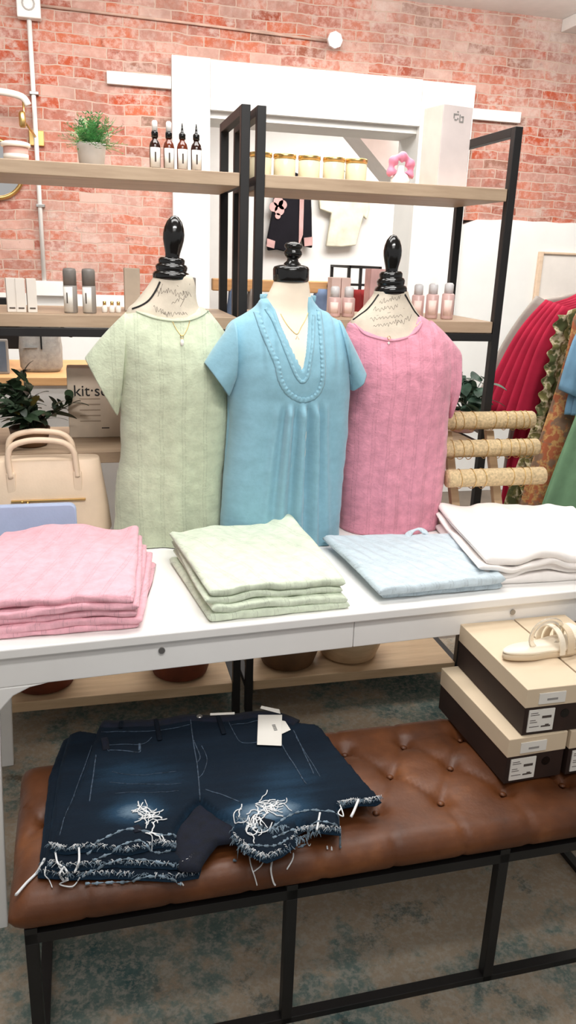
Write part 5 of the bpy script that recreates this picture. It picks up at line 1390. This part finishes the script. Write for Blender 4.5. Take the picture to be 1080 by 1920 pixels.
# =================================================================== the back room's things
def wallgarment(pxpoly, Y, mat, name, label, cat, extra=None):
    poly = [(PY(x, y, Y).x, PY(x, y, Y).z) for x, y in pxpoly]
    cx_ = sum(p[0] for p in poly)/len(poly); zz = min(p[1] for p in poly)
    t = root(name, (cx_, Y+.03, zz), label, cat)
    mb = MB().prism(poly, Y, Y+.05); obj('body', mb, mat, t, bevel=.012, seg=3)
    obj('hook', MB().tube([(cx_, Y+.05, max(p[1] for p in poly)-.02), (cx_, 7.90, max(p[1] for p in poly)+.02)], .006, 6), 'chrome', t, True)
    return t
Yw = 7.80
t = wallgarment([(503, 470), (500, 455), (510, 405), (515, 368), (520, 330), (538, 322), (552, 322), (575, 332), (584, 372), (585, 400), (586, 465), (570, 462), (566, 440), (562, 470), (545, 474), (520, 468)], Yw, 'navy', 'navy_sweater', 'dark sweater with blush trim and flower hanging on the back room wall', 'sweater')
fl = MB()
for (x, y, r_) in ((522, 378, 9), (513, 388, 8), (524, 394, 9), (530, 384, 8), (521, 405, 5)):
    p = PY(x, y, Yw-.01); rr = r_*Yw/1480; fl.prism([(p.x+rr*cos(a_*PI/8), p.z+rr*sin(a_*PI/8)) for a_ in range(16)], Yw-.012, Yw-.001)
obj('flower_motif', fl, 'blushtrim', t)
cf = MB()
for pts in ([(501, 447), (516, 452), (514, 466), (500, 462)], [(570, 446), (586, 444), (586, 460), (571, 462)], [(562, 372), (570, 372), (568, 440), (560, 462)]):
    cf = MB(); cf.prism([(PY(x, y, Yw-.01).x, PY(x, y, Yw-.01).z) for x, y in pts], Yw-.012, Yw-.001); obj('cuff', cf, 'blushtrim', t)

wallgarment([(612, 462), (622, 400), (600, 392), (598, 360), (612, 330), (640, 322), (670, 324), (690, 345), (694, 392), (688, 412), (682, 405), (668, 460), (640, 463)], Yw, 'ivoryknit', 'ivory_top', 'ivory short sleeved top hanging on the back room wall', 'top')
# wood rail with hanging garments
a = PY(430, 534, 6.9); b = PY(622, 536, 6.9)
t = root('wooden_rail', ((a.x+b.x)/2, 6.9, 0), 'orange wood clothes rail in the back room', 'clothing rack')
obj('bar', MB().box(a.x-.15, b.x, 6.86, 6.94, a.z-.05, a.z+.05), 'orangewood', t, bevel=.01)
for x in (a.x, b.x-.05): obj('post', MB().box(x, x+.05, 6.87, 6.93, 0, a.z-.05), 'orangewood', t)
obj('end_knob', MB().lathe(b.x-.02, 6.83, [(.001, -.045), (.035, -.03), (.045, 0), (.035, .03), (.001, .045)], 14, b.z), 'gloss', t, True)
def back_garment(px0, px1, y0, y1, Y, mat, label, name, group=None):
    p, q_ = PY(px0, y0, Y), PY(px1, y1, Y); cx_ = (p.x+q_.x)/2; w_ = (q_.x-p.x)/2; rs = []
    for k in range(10):
        u = k/9; z = lerp(q_.z, p.z, u); ww = w_*(1-.35*sstep(.75, 1, u))
        rs.append([(cx_+ww*cos(th)*(1+.12*sin(th*6+px0)), Y+.06*sin(th), z) for th in [2*PI*i/24 for i in range(24)]])
    tag(obj(name, MB().rings(rs), mat, smooth=True), label, 'top', group)
back_garment(584, 616, 541, 660, 6.9, 'slate', 'slate blue jeans on the wood rail right of the blue form neck', 'hanging_jeans')
back_garment(426, 446, 541, 700, 6.9, 'slate', 'slate garment on the wood rail seen between the shelf posts', 'hanging_jeans')
back_garment(462, 484, 541, 700, 6.9, 'grey', 'grey garment on the wood rail seen between the shelf posts', 'hanging_sweater')
a = PY(655, 498, 6.6); b = PY(706, 600, 6.6)
t = root('garment_rack', ((a.x+b.x)/2, 6.8, 0), 'small black garment rack in the back room', 'clothing rack')
g = MB()
for y in (6.6, 7.1):
    for x in (a.x, b.x): g.box(x-.012, x+.012, y-.012, y+.012, 0, a.z)
    g.box(a.x, b.x, y-.012, y+.012, a.z-.02, a.z)
for x in (a.x, b.x): g.box(x-.012, x+.012, 6.6, 7.1, a.z-.02, a.z)
g.box(a.x, b.x, 6.84, 6.86, a.z-.17, a.z-.15); obj('frame', g, 'black', t)
for k in range(4):
    back_garment(657+k*11, 672+k*11, 543, 640, 6.75+.05*k, 'wine', 'wine red garment on the small black rack in the back room', 'hanging_sweater', 'wine red garments in the back room')
